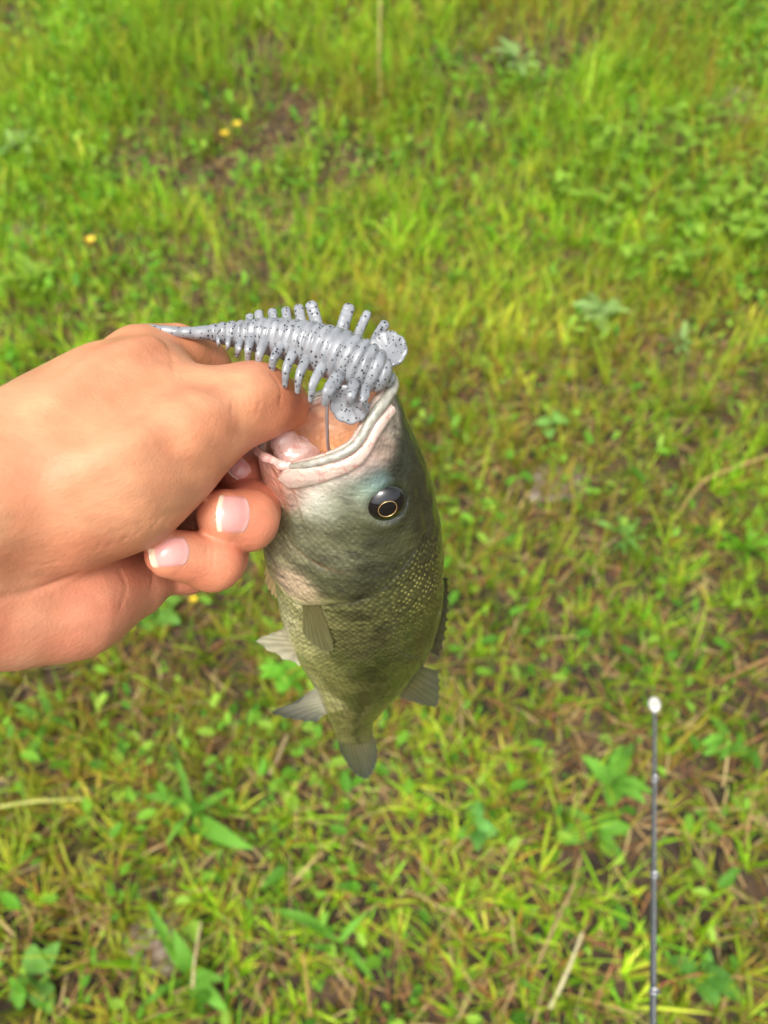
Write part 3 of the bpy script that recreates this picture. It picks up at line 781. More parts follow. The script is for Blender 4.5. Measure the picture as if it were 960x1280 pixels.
# palm behind, heel of the hand
PL = Field(HLO, HHI, HV)
chain(PL, [(60, 650, .250, 70), (180, 570, .284, 60)], .010)
chain(PL, [(40, 700, .240, 80), (165, 665, .276, 56)], .010)
chain(PL, [(20, 760, .228, 76), (90, 748, .240, 68), (162, 728, .258, 48)], .010)
chain(PL, [(150, 720, .262, 40), (196, 715, .266, 28)], .006)
H.merge(PL, .0035)
# thumb tip in the mouth
TH = Field(HLO, HHI, HV)
chain(TH, [(300, 508, .250, 47), (322, 502, .254, 45), (352, 506, .266, 35)], .004)
H.merge(TH, .004)
# index finger: knuckle, then behind the thumb, the tip under the jaw
IN = Field(HLO, HHI, HV)
chain(IN, [(178, 460, .262, 50), (220, 450, .268, 40), (252, 458, .277, 33)], .006)
chain(IN, [(252, 458, .277, 33), (312, 550, .296, 28), (322, 577, .286, 28), (299, 589, .273, 27)], .004)
H.merge(IN, .004)
FN = Field(HLO, HHI, HV)
chain(FN, [(190, 505, .288, 46), (296, 590, .300, 35), (312, 640, .268, 37), (309, 650, .258, 37.5), (280, 645, .250, 34)], .003)
H.merge(FN, .0012); FN_MID = FN
FN = Field(HLO, HHI, HV)
chain(FN, [(170, 560, .290, 46), (286, 660, .296, 34), (272, 698, .264, 35), (266, 702, .252, 36), (212, 692, .240, 31)], .003)
H.merge(FN, .0012); FN_RING = FN
FN = Field(HLO, HHI, HV)
chain(FN, [(150, 620, .290, 44), (246, 700, .290, 28), (236, 716, .272, 25), (200, 722, .266, 24)], .003)
H.merge(FN, .0012)
# creases
def crease(pts, r, k, depth=0.0):
    q = [H.hit(x, y) for x, y in resample(pts, 12)]
    q = np.array([a - FW * depth for a in q if a is not None])
    if len(q) < 2: return
    sl = H._box(q, r + k + 4 * H.h)
    d = np.full(H.f[sl].shape, .03, np.float32)
    for a, b_ in zip(q[:-1], q[1:]): d = np.minimum(d, H._cone(a, b_, r, r, sl))
    d = -d; f = H.f[sl]
    h_ = np.maximum(k - np.abs(f - d), 0) / k
    H.f[sl] = np.maximum(f, d) + h_ * h_ * k * 0.25
crease([(-20, 752), (20, 744), (60, 732), (98, 716)], .0003, .0016)
crease([(150, 714), (158, 735), (150, 762)], .0001, .0012, .00025)
crease([(186, 702), (191, 722), (186, 746)], .0001, .001, .0002)
# tendons and knuckles standing out, the hollow of the web between thumb and index
def lined(pts, r, off):
    q = [H.hit(x, y) for x, y in resample(pts, 14)]
    q = [a + FW * off for a in q if a is not None]
    T = Field(HLO, HHI, HV)
    for a, b_ in zip(q[:-1], q[1:]):
        sl = T._box([a, b_], r + .012)
        T.f[sl] = np.minimum(T.f[sl], T._cone(a, b_, r, r, sl))
    return T
def ridge(pts, r, under, k):           # one smooth union, the core lies just under the skin
    H.merge(lined(pts, r, r + under), k)
def hollow(pts, r, over, k):
    T = lined(pts, r, -(r + over)); d = -T.f
    h_ = np.maximum(k - np.abs(H.f - d), 0) / k
    H.f = np.maximum(H.f, d) + h_ * h_ * k * 0.25
hollow([(120, 505), (170, 492), (220, 478), (256, 472)], .009, .0006, .007)
ridge([(70, 600), (140, 562), (215, 524), (262, 508), (300, 492)], .004, .0006, .004)
ridge([(214, 530), (230, 521)], .009, .0008, .006)
ridge([(300, 491), (310, 487)], .007, .0006, .005)
ridge([(60, 505), (120, 455), (178, 432)], .004, .0008, .004)
for k_, (x, y) in enumerate([(288, 474), (296, 471), (304, 470), (312, 472), (320, 476)]):
    crease([(x - 2, y), (x + 4, y + 14), (x + 4, y + 30), (x, y + 44)], .0001, .0008, .00015)
for k_ in range(7):
    x, y = 120 + 17 * k_, 688 - 6 * k_
    crease([(x, y), (x + 10, y - 14), (x + 26, y - 26)], .00006, .0008, .00012)
for k_ in range(4):
    x, y = 60 + 9 * k_, 690 + 3 * k_
    crease([(x - 50, y + 10), (x - 20, y + 4), (x, y - 6)], .00006, .0008, .0001)
for x, y in [(250, 668), (257, 669), (264, 669)]:
    crease([(x, y), (x + 2, y + 20), (x + 1, y + 44)], .00005, .0008, .00012)
crease([(338, 466), (350, 484), (350, 505)], .0001, .001)
crease([(205, 425), (215, 445), (216, 462)], .0001, .0012)

hv, hf = H.mesh()
# carry the open wrist end on as a forearm
ed = np.concatenate([hf[:, [0, 1]], hf[:, [1, 2]], hf[:, [2, 3]], hf[:, [3, 0]]])
key = np.sort(ed, 1); _, inv, cn = np.unique(key, axis=0, return_inverse=True, return_counts=True)
bed = ed[cn[inv.ravel()] == 1]
bvi = np.unique(bed); remap = {int(a): i for i, a in enumerate(bvi)}
be = np.array([[remap[int(a)], remap[int(b_)]] for a, b_ in bed])
b0 = hv[bvi]; ctr0 = b0.mean(0)
prev = bvi; nstep = 14
for q_ in range(1, nstep + 1):
    ring = ctr0 + (b0 - ctr0) * (1 + .28 * (q_ / nstep)) + ARM * (0.20 * q_ / nstep)
    idx_ = len(hv) + np.arange(len(bvi)); hv = np.vstack([hv, ring])
    hf = np.vstack([hf, np.stack([prev[be[:, 1]], prev[be[:, 0]], idx_[be[:, 0]], idx_[be[:, 1]]], -1)]); prev = idx_
hp = proj(hv)
skin = np.tile(lin((214, 158, 118)), (len(hv), 1))
hand_cols = [((150, 500, .21), (212, 154, 110), .030), ((200, 560, .215), (216, 160, 116), .030), ((60, 600, .20), (212, 154, 114), .035), ((180, 430, .25), (210, 142, 98), .018),
             ((255, 455, .28), (206, 128, 96), .012), ((300, 490, .24), (206, 128, 92), .010), ((262, 505, .235), (216, 154, 114), .010), ((345, 496, .25), (196, 104, 80), .007), ((215, 525, .225), (208, 138, 100), .010), ((185, 428, .25), (200, 124, 88), .008), ((320, 540, .24), (214, 156, 112), .010),
             ((330, 640, .25), (214, 126, 94), .010), ((265, 640, .245), (206, 112, 90), .008), ((300, 670, .25), (216, 138, 108), .008), ((295, 590, .268), (186, 92, 78), .012),
             ((200, 700, .245), (206, 124, 98), .010), ((270, 700, .25), (222, 152, 110), .010), ((240, 720, .25), (206, 122, 92), .008), ((225, 735, .265), (176, 92, 70), .010),
             ((130, 770, .235), (216, 146, 116), .020), ((60, 790, .225), (212, 142, 112), .018), ((170, 740, .255), (218, 158, 126), .012), ((20, 720, .22), (206, 142, 104), .015), ((110, 690, .22), (204, 144, 104), .020),
             ((0, 820, .22), (200, 132, 100), .02)]
num = np.zeros((len(hv), 3)); den = np.full(len(hv), 1e-9)
for a, c, s in hand_cols:
    d2 = ((hv - P(*a)) ** 2).sum(1)
    w_ = np.exp(-d2 / (2 * s * s)) + 1e-4
    num += w_[:, None] * lin(c); den += w_
skin = num / den[:, None]
blot = fbm(hv[:, 0] * 45 + 20, (hv[:, 2] * .8 + hv[:, 1]) * 45 + 31, 4)
skin = skin * (1 - np.array([.01, .12, .13]) * sstep(.5, .75, blot)[:, None])
sn = fbm(hv[:, 0] * 160 + 50, (hv[:, 2] + hv[:, 1]) * 160, 3)
skin = skin * (0.86 + 0.28 * sn)[:, None] * np.array([1.0, 1.0, 1.01])
skin[:, 1:] *= (0.86 + 0.26 * fbm(hv[:, 0] * 60 + 9, (hv[:, 2] - hv[:, 1]) * 60 + 70, 2))[:, None]

M_SKIN, nd, ln, b = new_mat("skin")
at = N(nd, "ShaderNodeAttribute", attribute_name="col"); ln.new(at.outputs["Color"], b.inputs["Base Color"])
b.inputs["Roughness"].default_value = 0.46; b.inputs["Specular IOR Level"].default_value = 0.45
b.inputs["Subsurface Weight"].default_value = 0.16; b.inputs["Subsurface Radius"].default_value = (1.0, 0.4, 0.25); b.inputs["Subsurface Scale"].default_value = 0.003
tc = N(nd, "ShaderNodeTexCoord")
v1 = N(nd, "ShaderNodeTexVoronoi", feature='DISTANCE_TO_EDGE'); v1.inputs["Scale"].default_value = 900
mp = N(nd, "ShaderNodeMapping"); mp.inputs["Scale"].default_value = (0.3, 1, 1); mp.inputs["Rotation"].default_value = (0.3, 0.75, 0.5)
nn_ = N(nd, "ShaderNodeTexNoise"); nn_.inputs["Scale"].default_value = 120; nn_.inputs["Detail"].default_value = 5
wv = N(nd, "ShaderNodeTexNoise"); wv.inputs["Scale"].default_value = 460; wv.inputs["Detail"].default_value = 5; wv.inputs["Roughness"].default_value = .65
ln.new(tc.outputs["Object"], mp.inputs["Vector"]); ln.new(mp.outputs[0], v1.inputs["Vector"]); ln.new(tc.outputs["Object"], nn_.inputs["Vector"]); ln.new(mp.outputs[0], wv.inputs["Vector"])
h1 = N(nd, "ShaderNodeMath", operation='MULTIPLY_ADD'); ln.new(v1.outputs[0], h1.inputs[0]); h1.inputs[1].default_value = 0.5; ln.new(nn_.outputs[0], h1.inputs[2])
h2 = N(nd, "ShaderNodeMath", operation='MULTIPLY_ADD'); ln.new(wv.outputs[0], h2.inputs[0]); h2.inputs[1].default_value = 1.0; ln.new(h1.outputs[0], h2.inputs[2])
bp = N(nd, "ShaderNodeBump"); bp.inputs["Strength"].default_value = 0.32; bp.inputs["Distance"].default_value = 0.0009
ln.new(h2.outputs[0], bp.inputs["Height"]); ln.new(bp.outputs[0], b.inputs["Normal"])
ho = P(40, 640, .24)
hand = mesh_np("hand", hv - ho, hf, M_SKIN, colors=np.clip(skin, 0, 1))
hand.location = ho
tag(hand, "bare left hand hooking its thumb into the open fish mouth, fingers curled", "hand")

# nails lie on the finger tips
M_NAIL, nd, ln, b = new_mat("nail")
at = N(nd, "ShaderNodeAttribute", attribute_name="col"); ln.new(at.outputs["Color"], b.inputs["Base Color"])
b.inputs["Roughness"].default_value = 0.25; b.inputs["Coat Weight"].default_value = 0.4; b.inputs["Subsurface Weight"].default_value = 0.2; b.inputs["Subsurface Scale"].default_value = 0.002
def nail(fld, c, a, hl, hw, free=0.14):
    """c: pixel centre, a: angle (deg, picture) from root to free edge; hl, hw half sizes in px"""
    ca, sa = math.cos(math.radians(a)), -math.sin(math.radians(a))
    nu, nv_ = 26, 18
    pts = []; cc = []
    pink, white, moon = lin((226, 160, 150)), lin((238, 214, 182)), lin((236, 188, 176))
    for i in range(nu):
        U_ = -1 + 2 * i / (nu - 1)
        for j_ in range(nv_):
            V_ = -1 + 2 * j_ / (nv_ - 1)
            r_ = 1 - abs(V_) ** 2.4 * (0.38 if U_ < 0 else 0.22) * abs(U_)    # rounded root
            x, y = c[0] + ca * U_ * hl * r_ - sa * V_ * hw * (1 - 0.10 * max(-U_, 0) ** 2), c[1] + sa * U_ * hl * r_ + ca * V_ * hw * (1 - 0.10 * max(-U_, 0) ** 2)
            h_ = fld.hit(x, y)
            pts.append(h_ if h_ is not None else P(x, y, .26))
            k_ = sstep(1 - 2 * free - 0.06, 1 - 2 * free + 0.04, np.array(U_ + 0.05 * V_ ** 2)); mo = sstep(-.62, -.85, np.array(U_ + .35 * V_ ** 2)) if False else (1 - sstep(-.9, -.6, np.array(U_ - .3 * V_ ** 2 + .0)))
            cc.append(pink * (1 - k_) * (1 - .6 * mo) + white * k_ + moon * .6 * mo * (1 - k_))
    G = np.array(pts).reshape(nu, nv_, 3)
    for _ in range(6):                                     # relax to a smooth shell
        G[1:-1, 1:-1] = (G[:-2, 1:-1] + G[2:, 1:-1] + G[1:-1, :-2] + G[1:-1, 2:]) / 4 * .6 + G[1:-1, 1:-1] * .4
    gu = np.gradient(G, axis=0); gv_ = np.gradient(G, axis=1)
    nr = np.cross(gu, gv_); nr /= np.linalg.norm(nr, axis=-1)[..., None] + 1e-12
    if (nr.mean((0, 1)) @ FW) > 0: nr = -nr
    e = np.clip((1 - np.abs(np.linspace(-1, 1, nv_))) / .22, 0, 1)[None] * np.clip((1 + np.linspace(-1, 1, nu)) / .2, 0, 1)[:, None]
    top = G + nr * (-0.00028 + 0.00075 * np.sqrt(e))[..., None]
    bot = G - nr * 0.0004
    v = np.concatenate([top.reshape(-1, 3), bot.reshape(-1, 3)]); n_ = nu * nv_
    f1 = grid_faces(nu, nv_); f2 = f1[:, ::-1] + n_
    bd = np.concatenate([np.arange(nv_ - 1), np.arange(nv_ - 1, n_ - 1, nv_), np.arange(n_ - 1, n_ - nv_, -1), np.arange(n_ - nv_, 0, -nv_)])
    b2 = np.roll(bd, -1)
    f3 = np.stack([bd, b2, b2 + n_, bd + n_], -1)
    return mesh_np("fingernail", v - ho, np.vstack([f1, f2, f3]), M_NAIL, hand, colors=np.array(cc + cc))
nail(FN_MID, (292, 643), 176, 22, 25)
nail(FN_RING, (213, 690), 184, 26, 20)
nail(IN, (299, 585), 225, 13, 16, .06)
# ------------------------------------------------------------------ soft plastic lure
M_LURE, nd, ln, b = new_mat("speckled_soft_plastic")
tc = N(nd, "ShaderNodeTexCoord")
vo = N(nd, "ShaderNodeTexVoronoi", feature='F1'); vo.inputs["Scale"].default_value = 860; vo.inputs["Randomness"].default_value = 1.0
ln.new(tc.outputs["Object"], vo.inputs["Vector"])
sep = N(nd, "ShaderNodeSeparateColor"); ln.new(vo.outputs["Color"], sep.inputs[0])
gt = N(nd, "ShaderNodeMath", operation='GREATER_THAN'); gt.inputs[1].default_value = 0.34; ln.new(sep.outputs[0], gt.inputs[0])
rad = N(nd, "ShaderNodeMath", operation='MULTIPLY_ADD'); ln.new(sep.outputs[1], rad.inputs[0]); rad.inputs[1].default_value = 0.22; rad.inputs[2].default_value = 0.16
lt = N(nd, "ShaderNodeMath", operation='LESS_THAN'); ln.new(vo.outputs["Distance"], lt.inputs[0]); ln.new(rad.outputs[0], lt.inputs[1])
mu = N(nd, "ShaderNodeMath", operation='MULTIPLY'); ln.new(gt.outputs[0], mu.inputs[0]); ln.new(lt.outputs[0], mu.inputs[1])
nz = N(nd, "ShaderNodeTexNoise"); nz.inputs["Scale"].default_value = 220; nz.inputs["Detail"].default_value = 5; ln.new(tc.outputs["Object"], nz.inputs["Vector"])
mb = N(nd, "ShaderNodeMix", data_type='RGBA'); mb.inputs[6].default_value = (*lin((96, 99, 103)), 1); mb.inputs[7].default_value = (*lin((172, 175, 177)), 1)
ln.new(nz.outputs[0], mb.inputs[0])
mx = N(nd, "ShaderNodeMix", data_type='RGBA'); ln.new(mu.outputs[0], mx.inputs[0]); ln.new(mb.outputs[2], mx.inputs[6]); mx.inputs[7].default_value = (*lin((26, 26, 34)), 1)
ln.new(mx.outputs[2], b.inputs["Base Color"])
b.inputs["Roughness"].default_value = 0.34; b.inputs["Coat Weight"].default_value = 0.8; b.inputs["Coat Roughness"].default_value = 0.08; b.inputs["Subsurface Weight"].default_value = 0.3; b.inputs["Subsurface Radius"].default_value = (1, 1, 1); b.inputs["Subsurface Scale"].default_value = 0.002
lo_ = P(390, 440, .25)
lure = empty("soft_lure", Matrix.Translation(Vector(lo_)))
tag(lure, "grey ribbed soft plastic lure with black flecks, lying over the thumb", "lure")
def lpart(name, ctrl, n=40, nc=20, flat=1.0, ribs=0.0, ribn=0, parent=None):
    q = resample([(*P(a[0], a[1], a[2]), a[3] * a[2] / F) for a in ctrl], n)
    r_ = q[:, 3].copy()
    if ribs:
        s_ = np.concatenate([[0], np.cumsum(np.linalg.norm(np.diff(q[:, :3], axis=0), axis=1))]); ph = s_ / s_[-1] * ribn
        r_ = r_ * (1 + ribs * (np.abs(np.sin(ph * np.pi)) ** 0.45 - .75))
    v, f = tube_np(q[:, :3], r_, nc, flat)
    wob = (fbm(v[:, 0] * 420 + 90, (v[:, 2] - v[:, 1]) * 420, 2) - .5) * .0009
    v = v + wob[:, None] * np.array([.3, -.6, .7])
    return mesh_np(name, v - lo_, f, M_LURE, parent or lure)
# body with raised rings, the thin tail leading off over the knuckle
lbody = lpart("body", [(262, 416, .260, 10), (285, 417, .2595, 15), (310, 419, .259, 19), (345, 422, .255, 24), (390, 432, .249, 29), (425, 445, .245, 33), (455, 459, .244, 32.5), (474, 468, .244, 26), (485, 473, .245, 13)], 340, 32, 0.9, 0.20, 22)
lpart("tail", [(186, 409, .257, 4.5), (206, 413, .2555, 6), (235, 416, .257, 7.5), (268, 416, .2605, 10)], 40, 16, 1.0, .05, 6)
legs = [((273, 420), (273, 434), 5.0, 0), ((286, 421), (284, 438), 5.5, 0), ((300, 424), (296, 446), 6, 0), ((315, 418), (310, 454), 6.5, -2), ((333, 422), (323, 460), 7, -3),
        ((354, 428), (339, 468), 7, -4), ((369, 436), (356, 484), 7, -4), ((385, 446), (372, 491), 7, -4), ((404, 456), (388, 502), 7, -4), ((424, 470), (406, 506), 10, -4),
        ((443, 478), (436, 508), 8, 0), ((458, 484), (452, 512), 7, 0)]
for (a, c, r_, cv) in legs:
    d0 = np.interp(a[0], [270, 345, 425, 460], [.2585, .2475, .2365, .236])
    mid = ((a[0] + c[0]) / 2 + cv, (a[1] + c[1]) / 2)
    lpart("leg", [(a[0], a[1], d0 + .002, r_ * 1.0), (mid[0], mid[1], d0 - .002, r_ * .82), (c[0], c[1] - 1, d0 + .0005, r_ * 0.5)], 40, 12, 0.7, .14, 7)
farlegs = [((312, 405), (312, 394), 6), ((325, 404), (323, 390), 6.5), ((343, 405), (340, 388), 7), ((360, 406), (357, 386), 7), ((378, 408), (373, 383), 7.5), ((399, 412), (388, 380), 9),
           ((424, 420), (437, 383), 9), ((443, 425), (460, 391), 6.5), ((462, 436), (482, 404), 7.5)]
for (a, c, r_) in farlegs:
    d0 = np.interp(a[0], [312, 390, 462], [.264, .258, .254])
    lpart("leg", [(a[0], a[1] + 8, d0, r_), ((a[0] + c[0]) / 2, (a[1] + c[1]) / 2, d0 + .001, r_ * 0.9), (c[0], c[1], d0 + .002, r_ * 0.85)], 40, 12, 0.55, .12, 7)
# lobed paddles at the thick end
def paddle(cx, cy, d, ru, rv, ang, tilt, lobes):
    n, mr = 64, 14
    a = np.linspace(0, 2 * np.pi, n, endpoint=False); r = np.linspace(0, 1, mr)
    s_ = d / F
    e = 1 + 0.06 * np.abs(np.sin(a * lobes / 2)) - 0.03
    ca, sa = math.cos(ang), math.sin(ang)
    du = ca * RT - sa * UP; dv = (sa * RT + ca * UP); dv = dv * math.cos(tilt) + FW * math.sin(tilt)
    nrm_ = np.cross(du, dv)
    th = 0.0016 * np.sqrt(np.clip(1 - r ** 4, 0, 1)) * (1 - .25 * r) + 0.00025
    rid = 0.00035 * np.abs(np.sin(a * lobes / 2))[None] * r[:, None]
    base = P(cx, cy, d)[None, None] + s_ * (r[:, None, None] * e[None, :, None]) * (ru * np.cos(a)[None, :, None] * du + rv * np.sin(a)[None, :, None] * dv)
    dome = (0.0022 * r[:, None] ** 2)[..., None] * nrm_
    top = base + dome + nrm_ * (th[:, None] + rid)[..., None]; bot = base + dome - nrm_ * th[:, None][..., None]
    v = np.concatenate([top.reshape(-1, 3), bot[::-1].reshape(-1, 3)])
    f = grid_faces(2 * mr, n, wrap=True)
    return mesh_np("paddle", v - lo_, f, M_LURE, lure)
paddle(439, 503, .243, 25, 25, 0.5, -0.5, 9)
paddle(487, 440, .252, 23, 27, -0.9, 0.4, 9)

# ------------------------------------------------------------------ hook
M_STEEL = simple_mat("hook_steel", (190, 192, 196), 0.32, 0.7, 0.3, 300, .1, .02)
hk0 = P(409, 505, .247)
hook = empty("fish_hook", Matrix.Translation(Vector(hk0)))
tag(hook, "thin steel hook shank running from the grey lure down into the mouth", "hook")
q = resample([P(412, 488, .2445), P(409, 508, .248), P(409, 535, .2545), P(411, 562, .262), P(420, 580, .270), P(436, 578, .276), P(444, 560, .276)], 60)
v, f = tube_np(q, 0.00058, 10)
mesh_np("shank", v - hk0, f, M_STEEL, hook)
v, f = tube_np(np.array([q[-1], q[-1] + (q[-1] - q[-6]) * 1.2]), [0.00048, .00005], 10)
mesh_np("point", v - hk0, f, M_STEEL, hook)

# ------------------------------------------------------------------ fishing rod
M_ROD = simple_mat("graphite_blank", (86, 88, 90), 0.25, 0.2, 0.5, 200, .2, .02)
M_TIP = simple_mat("tip_guide_white", (232, 228, 218), 0.3, 0.0, 0.5, 200, .05, .02)
M_GUIDE = simple_mat("guide_steel", (200, 200, 204), 0.2, 0.9, 0.2, 200, .1, .02)
R0, R1 = P(818, 890, .80), P(816, 1290, .55)
dirr = (R1 - R0); RL = np.linalg.norm(dirr); dirr = dirr / RL
rod = empty("fishing_rod", Matrix.Translation(Vector(R0)))
tag(rod, "slim dark grey fishing rod with a white tip guide above the grass", "fishing rod")
s_ = np.linspace(0, 1.35, 60)
v, f = tube_np(dirr[None] * s_[:, None], 0.0019 + 0.0024 * s_, 14)
mesh_np("blank", v, f, M_ROD, rod)
v, f = tube_np(dirr[None] * np.linspace(1.34, 1.75, 20)[:, None], np.interp(np.linspace(0, 1, 20), [0, .1, .5, .6, 1], [.006, .011, .012, .011, .013]), 18)
mesh_np("handle", v, f, simple_mat("cork", (176, 132, 88), .8, 0, 0, 300, .3, .4), rod)
sidev = np.cross(dirr, UP); sidev /= np.linalg.norm(sidev); nv2 = np.cross(sidev, dirr); 
if nv2 @ FW > 0: nv2 = -nv2
def ring_at(c, r, wire, ax1, ax2, mat, name, par=rod):
    a = np.linspace(0, 2 * np.pi, 25)[:-1]
    p = c + r * (np.cos(a)[:, None] * ax1 + np.sin(a)[:, None] * ax2)
    v, f = tube_np(np.vstack([p, p[:1]]), wire, 8, cap=False)
    return mesh_np(name, v, f, mat, par)
tp = ring_at(-dirr * 0.009 + nv2 * 0.002, 0.0042, 0.0030, sidev * .8 - dirr * .2, (dirr * 1.8 + nv2 * .25), M_TIP, "tip_guide")
v, f = tube_np(np.array([dirr * -0.004, dirr * 0.012]), [.0022, .0017], 12)
mesh_np("tip_sleeve", v, f, M_GUIDE, rod)
for yy in (978, 1098, 1243):
    # distance along the rod where it crosses that picture row
    ks = np.linspace(0, 1, 400); pr = proj(R0 + dirr * (ks * RL)[:, None]); kq = ks[np.argmin(np.abs(pr[:, 1] - yy))] * RL
    c = dirr * kq
    go = ring_at(c + nv2 * 0.0052 - sidev * 0.001, 0.0034, 0.0009, sidev, nv2, M_GUIDE, "line_guide")
    v, f = tube_np(np.array([c - dirr * 0.011, c + dirr * .011]), (0.0013 + .0022 * kq) * 1.35, 12)
    mesh_np("thread_wrap", v, f, M_ROD, go)

# ------------------------------------------------------------------ single plants one can pick out in the lawn
def leaf_mesh(length, width, bend, fold, c, tip=1.0, seg=9):
    """a pointed leaf along +X, keeled along its middle, curving down"""
    k = np.linspace(0, 1, seg)
    prof = np.sin(np.pi * np.clip(k, 0, 1) ** 0.75) ** (0.75 * tip); prof[0] = 0.16; prof[-1] = 0.02
    ang = bend * (k ** 1.3)
    x = np.concatenate([[0], np.cumsum(np.cos(ang[:-1]) * length / (seg - 1))]); z = np.concatenate([[0], np.cumsum(-np.sin(ang[:-1]) * length / (seg - 1))])
    ysub = np.array([-1, -.5, 0, .5, 1])
    v = np.stack([np.repeat(x[:, None], 5, 1), prof[:, None] * width / 2 * ysub[None], z[:, None] + np.abs(ysub)[None] * prof[:, None] * width * fold], -1)
    cc = np.asarray(c)[None, None] * (1 + 0.12 * (np.abs(ysub) < .1))[None, :, None] * (0.9 + 0.2 * k)[:, None, None]
    return v.reshape(-1, 3), grid_faces(seg, 5), np.clip(cc.reshape(-1, 3), 0, 1)
lr = np.random.default_rng(23)
def plant(name, label, cat, px, py, n, length, width, c, lift=0.5, bend=1.0, fold=0.12, rise=0.02, group=None, spread=6.283, az0=None, stem=True, tip=1.0, jit=.85, leaves=None):
    g_ = ground_hit(px, py)
    o = empty(name, Matrix.Translation(Vector(g_)))
    tag(o, label, cat, group)
    az0 = lr.random() * 6.28 if az0 is None else az0
    for i in range(n if leaves is None else len(leaves)):
        L = length * (0.5 + 0.6 * lr.random()); W = width * (0.6 + 0.5 * lr.random())
        cv = lin(c) * (0.7 + 0.3 * lr.random())
        if leaves is not None: L, W = leaves[i][1], leaves[i][2]
        v, f, cc = leaf_mesh(L, W, bend * (.7 + .6 * lr.random()), fold, cv, tip)
        v[:, 1] += (lr.random() - .5) * .9 * v[:, 0] ** 2 / L
        v[:, 2] += (fbm(v[:, 0] / L * 4 + 9 * i, v[:, 1] / W * 2 + px, 2) - .5) * L * .16
        cc = np.clip(cc * (.75 + .5 * fbm(v[:, 0] / L * 5 + i, v[:, 1] / W * 3 + py, 3))[:, None], 0, 1)
        lo = mesh_np("leaf", v, f, M_LEAF, o, colors=cc)
        a = az0 + spread * i / n + (lr.random() - .5) * jit * 2
        el = lift * (.6 + .8 * lr.random())
        if leaves is not None: a, el = math.radians(leaves[i][0]), leaves[i][3]
        lo.rotation_euler = (0.9 * (lr.random() - .5), -el, a)
        zz = rise * (.5 + lr.random())
        lo.location = (0.004 * math.cos(a), 0.004 * math.sin(a), zz)
    if stem:
        v, f = tube_np(np.array([(0, 0, -0.01), (0.001, 0, rise * .8), (0, .001, rise * 1.5)]), [.0018, .0015, .001], 6)
        mesh_np("stem", v, f, M_LEAF, o, colors=np.tile(lin((120, 140, 70)), (len(v), 1)))
    return o
B_GREEN, Y_GREEN, D_GREEN, P_GREEN = (118, 176, 62), (142, 176, 62), (86, 138, 52), (150, 184, 104)
plant("broadleaf_grass", "bright seedling grass with wide pointed leaves below the fish's anal fin", "plant", 246, 1022, 5, .11, .022, B_GREEN, .75, .9, .1, .03, leaves=[(150, .085, .017, .5), (118, .08, .012, .9), (-52, .125, .028, .55), (28, .075, .016, .5), (-112, .06, .012, .4)])
plant("broadleaf_grass", "wide bladed grass clump growing beside the brown mud patch", "plant", 238, 1225, 6, .10, .017, B_GREEN, .9, .7, .12, .02, leaves=[(128, .12, .015, .7), (80, .07, .024, 1.0), (-25, .085, .02, .5), (215, .07, .014, .5), (-70, .06, .014, .4), (10, .06, .02, .8)])
plant("broadleaf_grass", "single tuft of long light blades low below the fish tail", "plant", 425, 1185, 4, .095, .016, B_GREEN, .5, .5, .12, .02, leaves=[(142, .11, .017, .35), (-30, .07, .012, .6), (60, .06, .012, .9), (-150, .05, .012, .8)])
plant("broadleaf_grass", "leafy grass tuft with arching blades just below the wrist", "plant", 62, 905, 5, .10, .013, B_GREEN, .9, .9, .12, .01)
plant("weed", "three lobed pale green seedling in a bare patch right of the fish's head", "plant", 686, 545, 4, .055, .030, (128, 180, 84), .35, .9, .1, .03)
plant("weed", "star shaped light green weed right of the fish's belly", "plant", 776, 682, 9, .065, .012, (132, 182, 84), .5, .8, .12, .02)
plant("weed", "dense rosette of pale bluish leaves upslope right of the lure", "plant", 748, 405, 12, .085, .030, P_GREEN, .5, 1.0, .1, .03)
plant("weed", "taller blue green leafy sprig among grass further upslope", "plant", 845, 440, 7, .06, .02, P_GREEN, .7, .9, .1, .03)
plant("broad_leaved_weed", "patch of broad oval leaves just left of the rod tip", "plant", 762, 985, 9, .062, .032, B_GREEN, .55, .8, .12, .03)
plant("broad_leaved_weed", "second oval leaved weed along the rod, beneath the larger patch", "plant", 742, 1040, 6, .06, .03, B_GREEN, .4, .9, .1, .02)
plant("broad_leaved_weed", "oval leaved weed right of the rod near the lowest line guide", "plant", 872, 1222, 8, .05, .032, (104, 160, 66), .5, .9, .1, .025)
plant("broad_leaved_weed", "small round leaved weed right of the rod tip", "plant", 905, 935, 5, .05, .028, B_GREEN, .4, .9, .1, .02)
plant("broad_leaved_weed", "low leafy weed under the curled fingers", "plant", 200, 772, 9, .055, .034, (112, 160, 66), .4, .9, .12, .02)
plant("broad_leaved_weed", "vivid light green weed beside the pelvic fin", "plant", 362, 852, 9, .055, .032, (128, 196, 62), .5, .9, .12, .03)
plant("broad_leaved_weed", "loose weed of oval leaves between fish tail and rod", "plant", 592, 1040, 6, .05, .028, (110, 170, 78), .45, .9, .1, .02)
plant("broad_leaved_weed", "low round leaved weed beyond the mud lump, away from the rod", "plant", 52, 1225, 4, .045, .034, (120, 172, 76), .3, .6, .1, .02)
plant("broad_leaved_weed", "clump of rounded yellow green leaves above the wrist", "plant", 45, 362, 12, .09, .045, Y_GREEN, .6, .9, .12, .03)
plant("weed", "vivid green clump of narrow leaves below the long curved straw", "plant", 930, 690, 14, .085, .014, (118, 176, 40), .7, .7, .12, .01)
plant("weed", "narrow leaved yellow green weed far upslope above the fish", "plant", 640, 95, 12, .10, .035, P_GREEN, .6, .9, .12, .04)
plant("broad_leaved_weed", "greyish weed left of the lure tail among long grass", "plant", 30, 200, 12, .10, .05, P_GREEN, .6, .9, .12, .03)
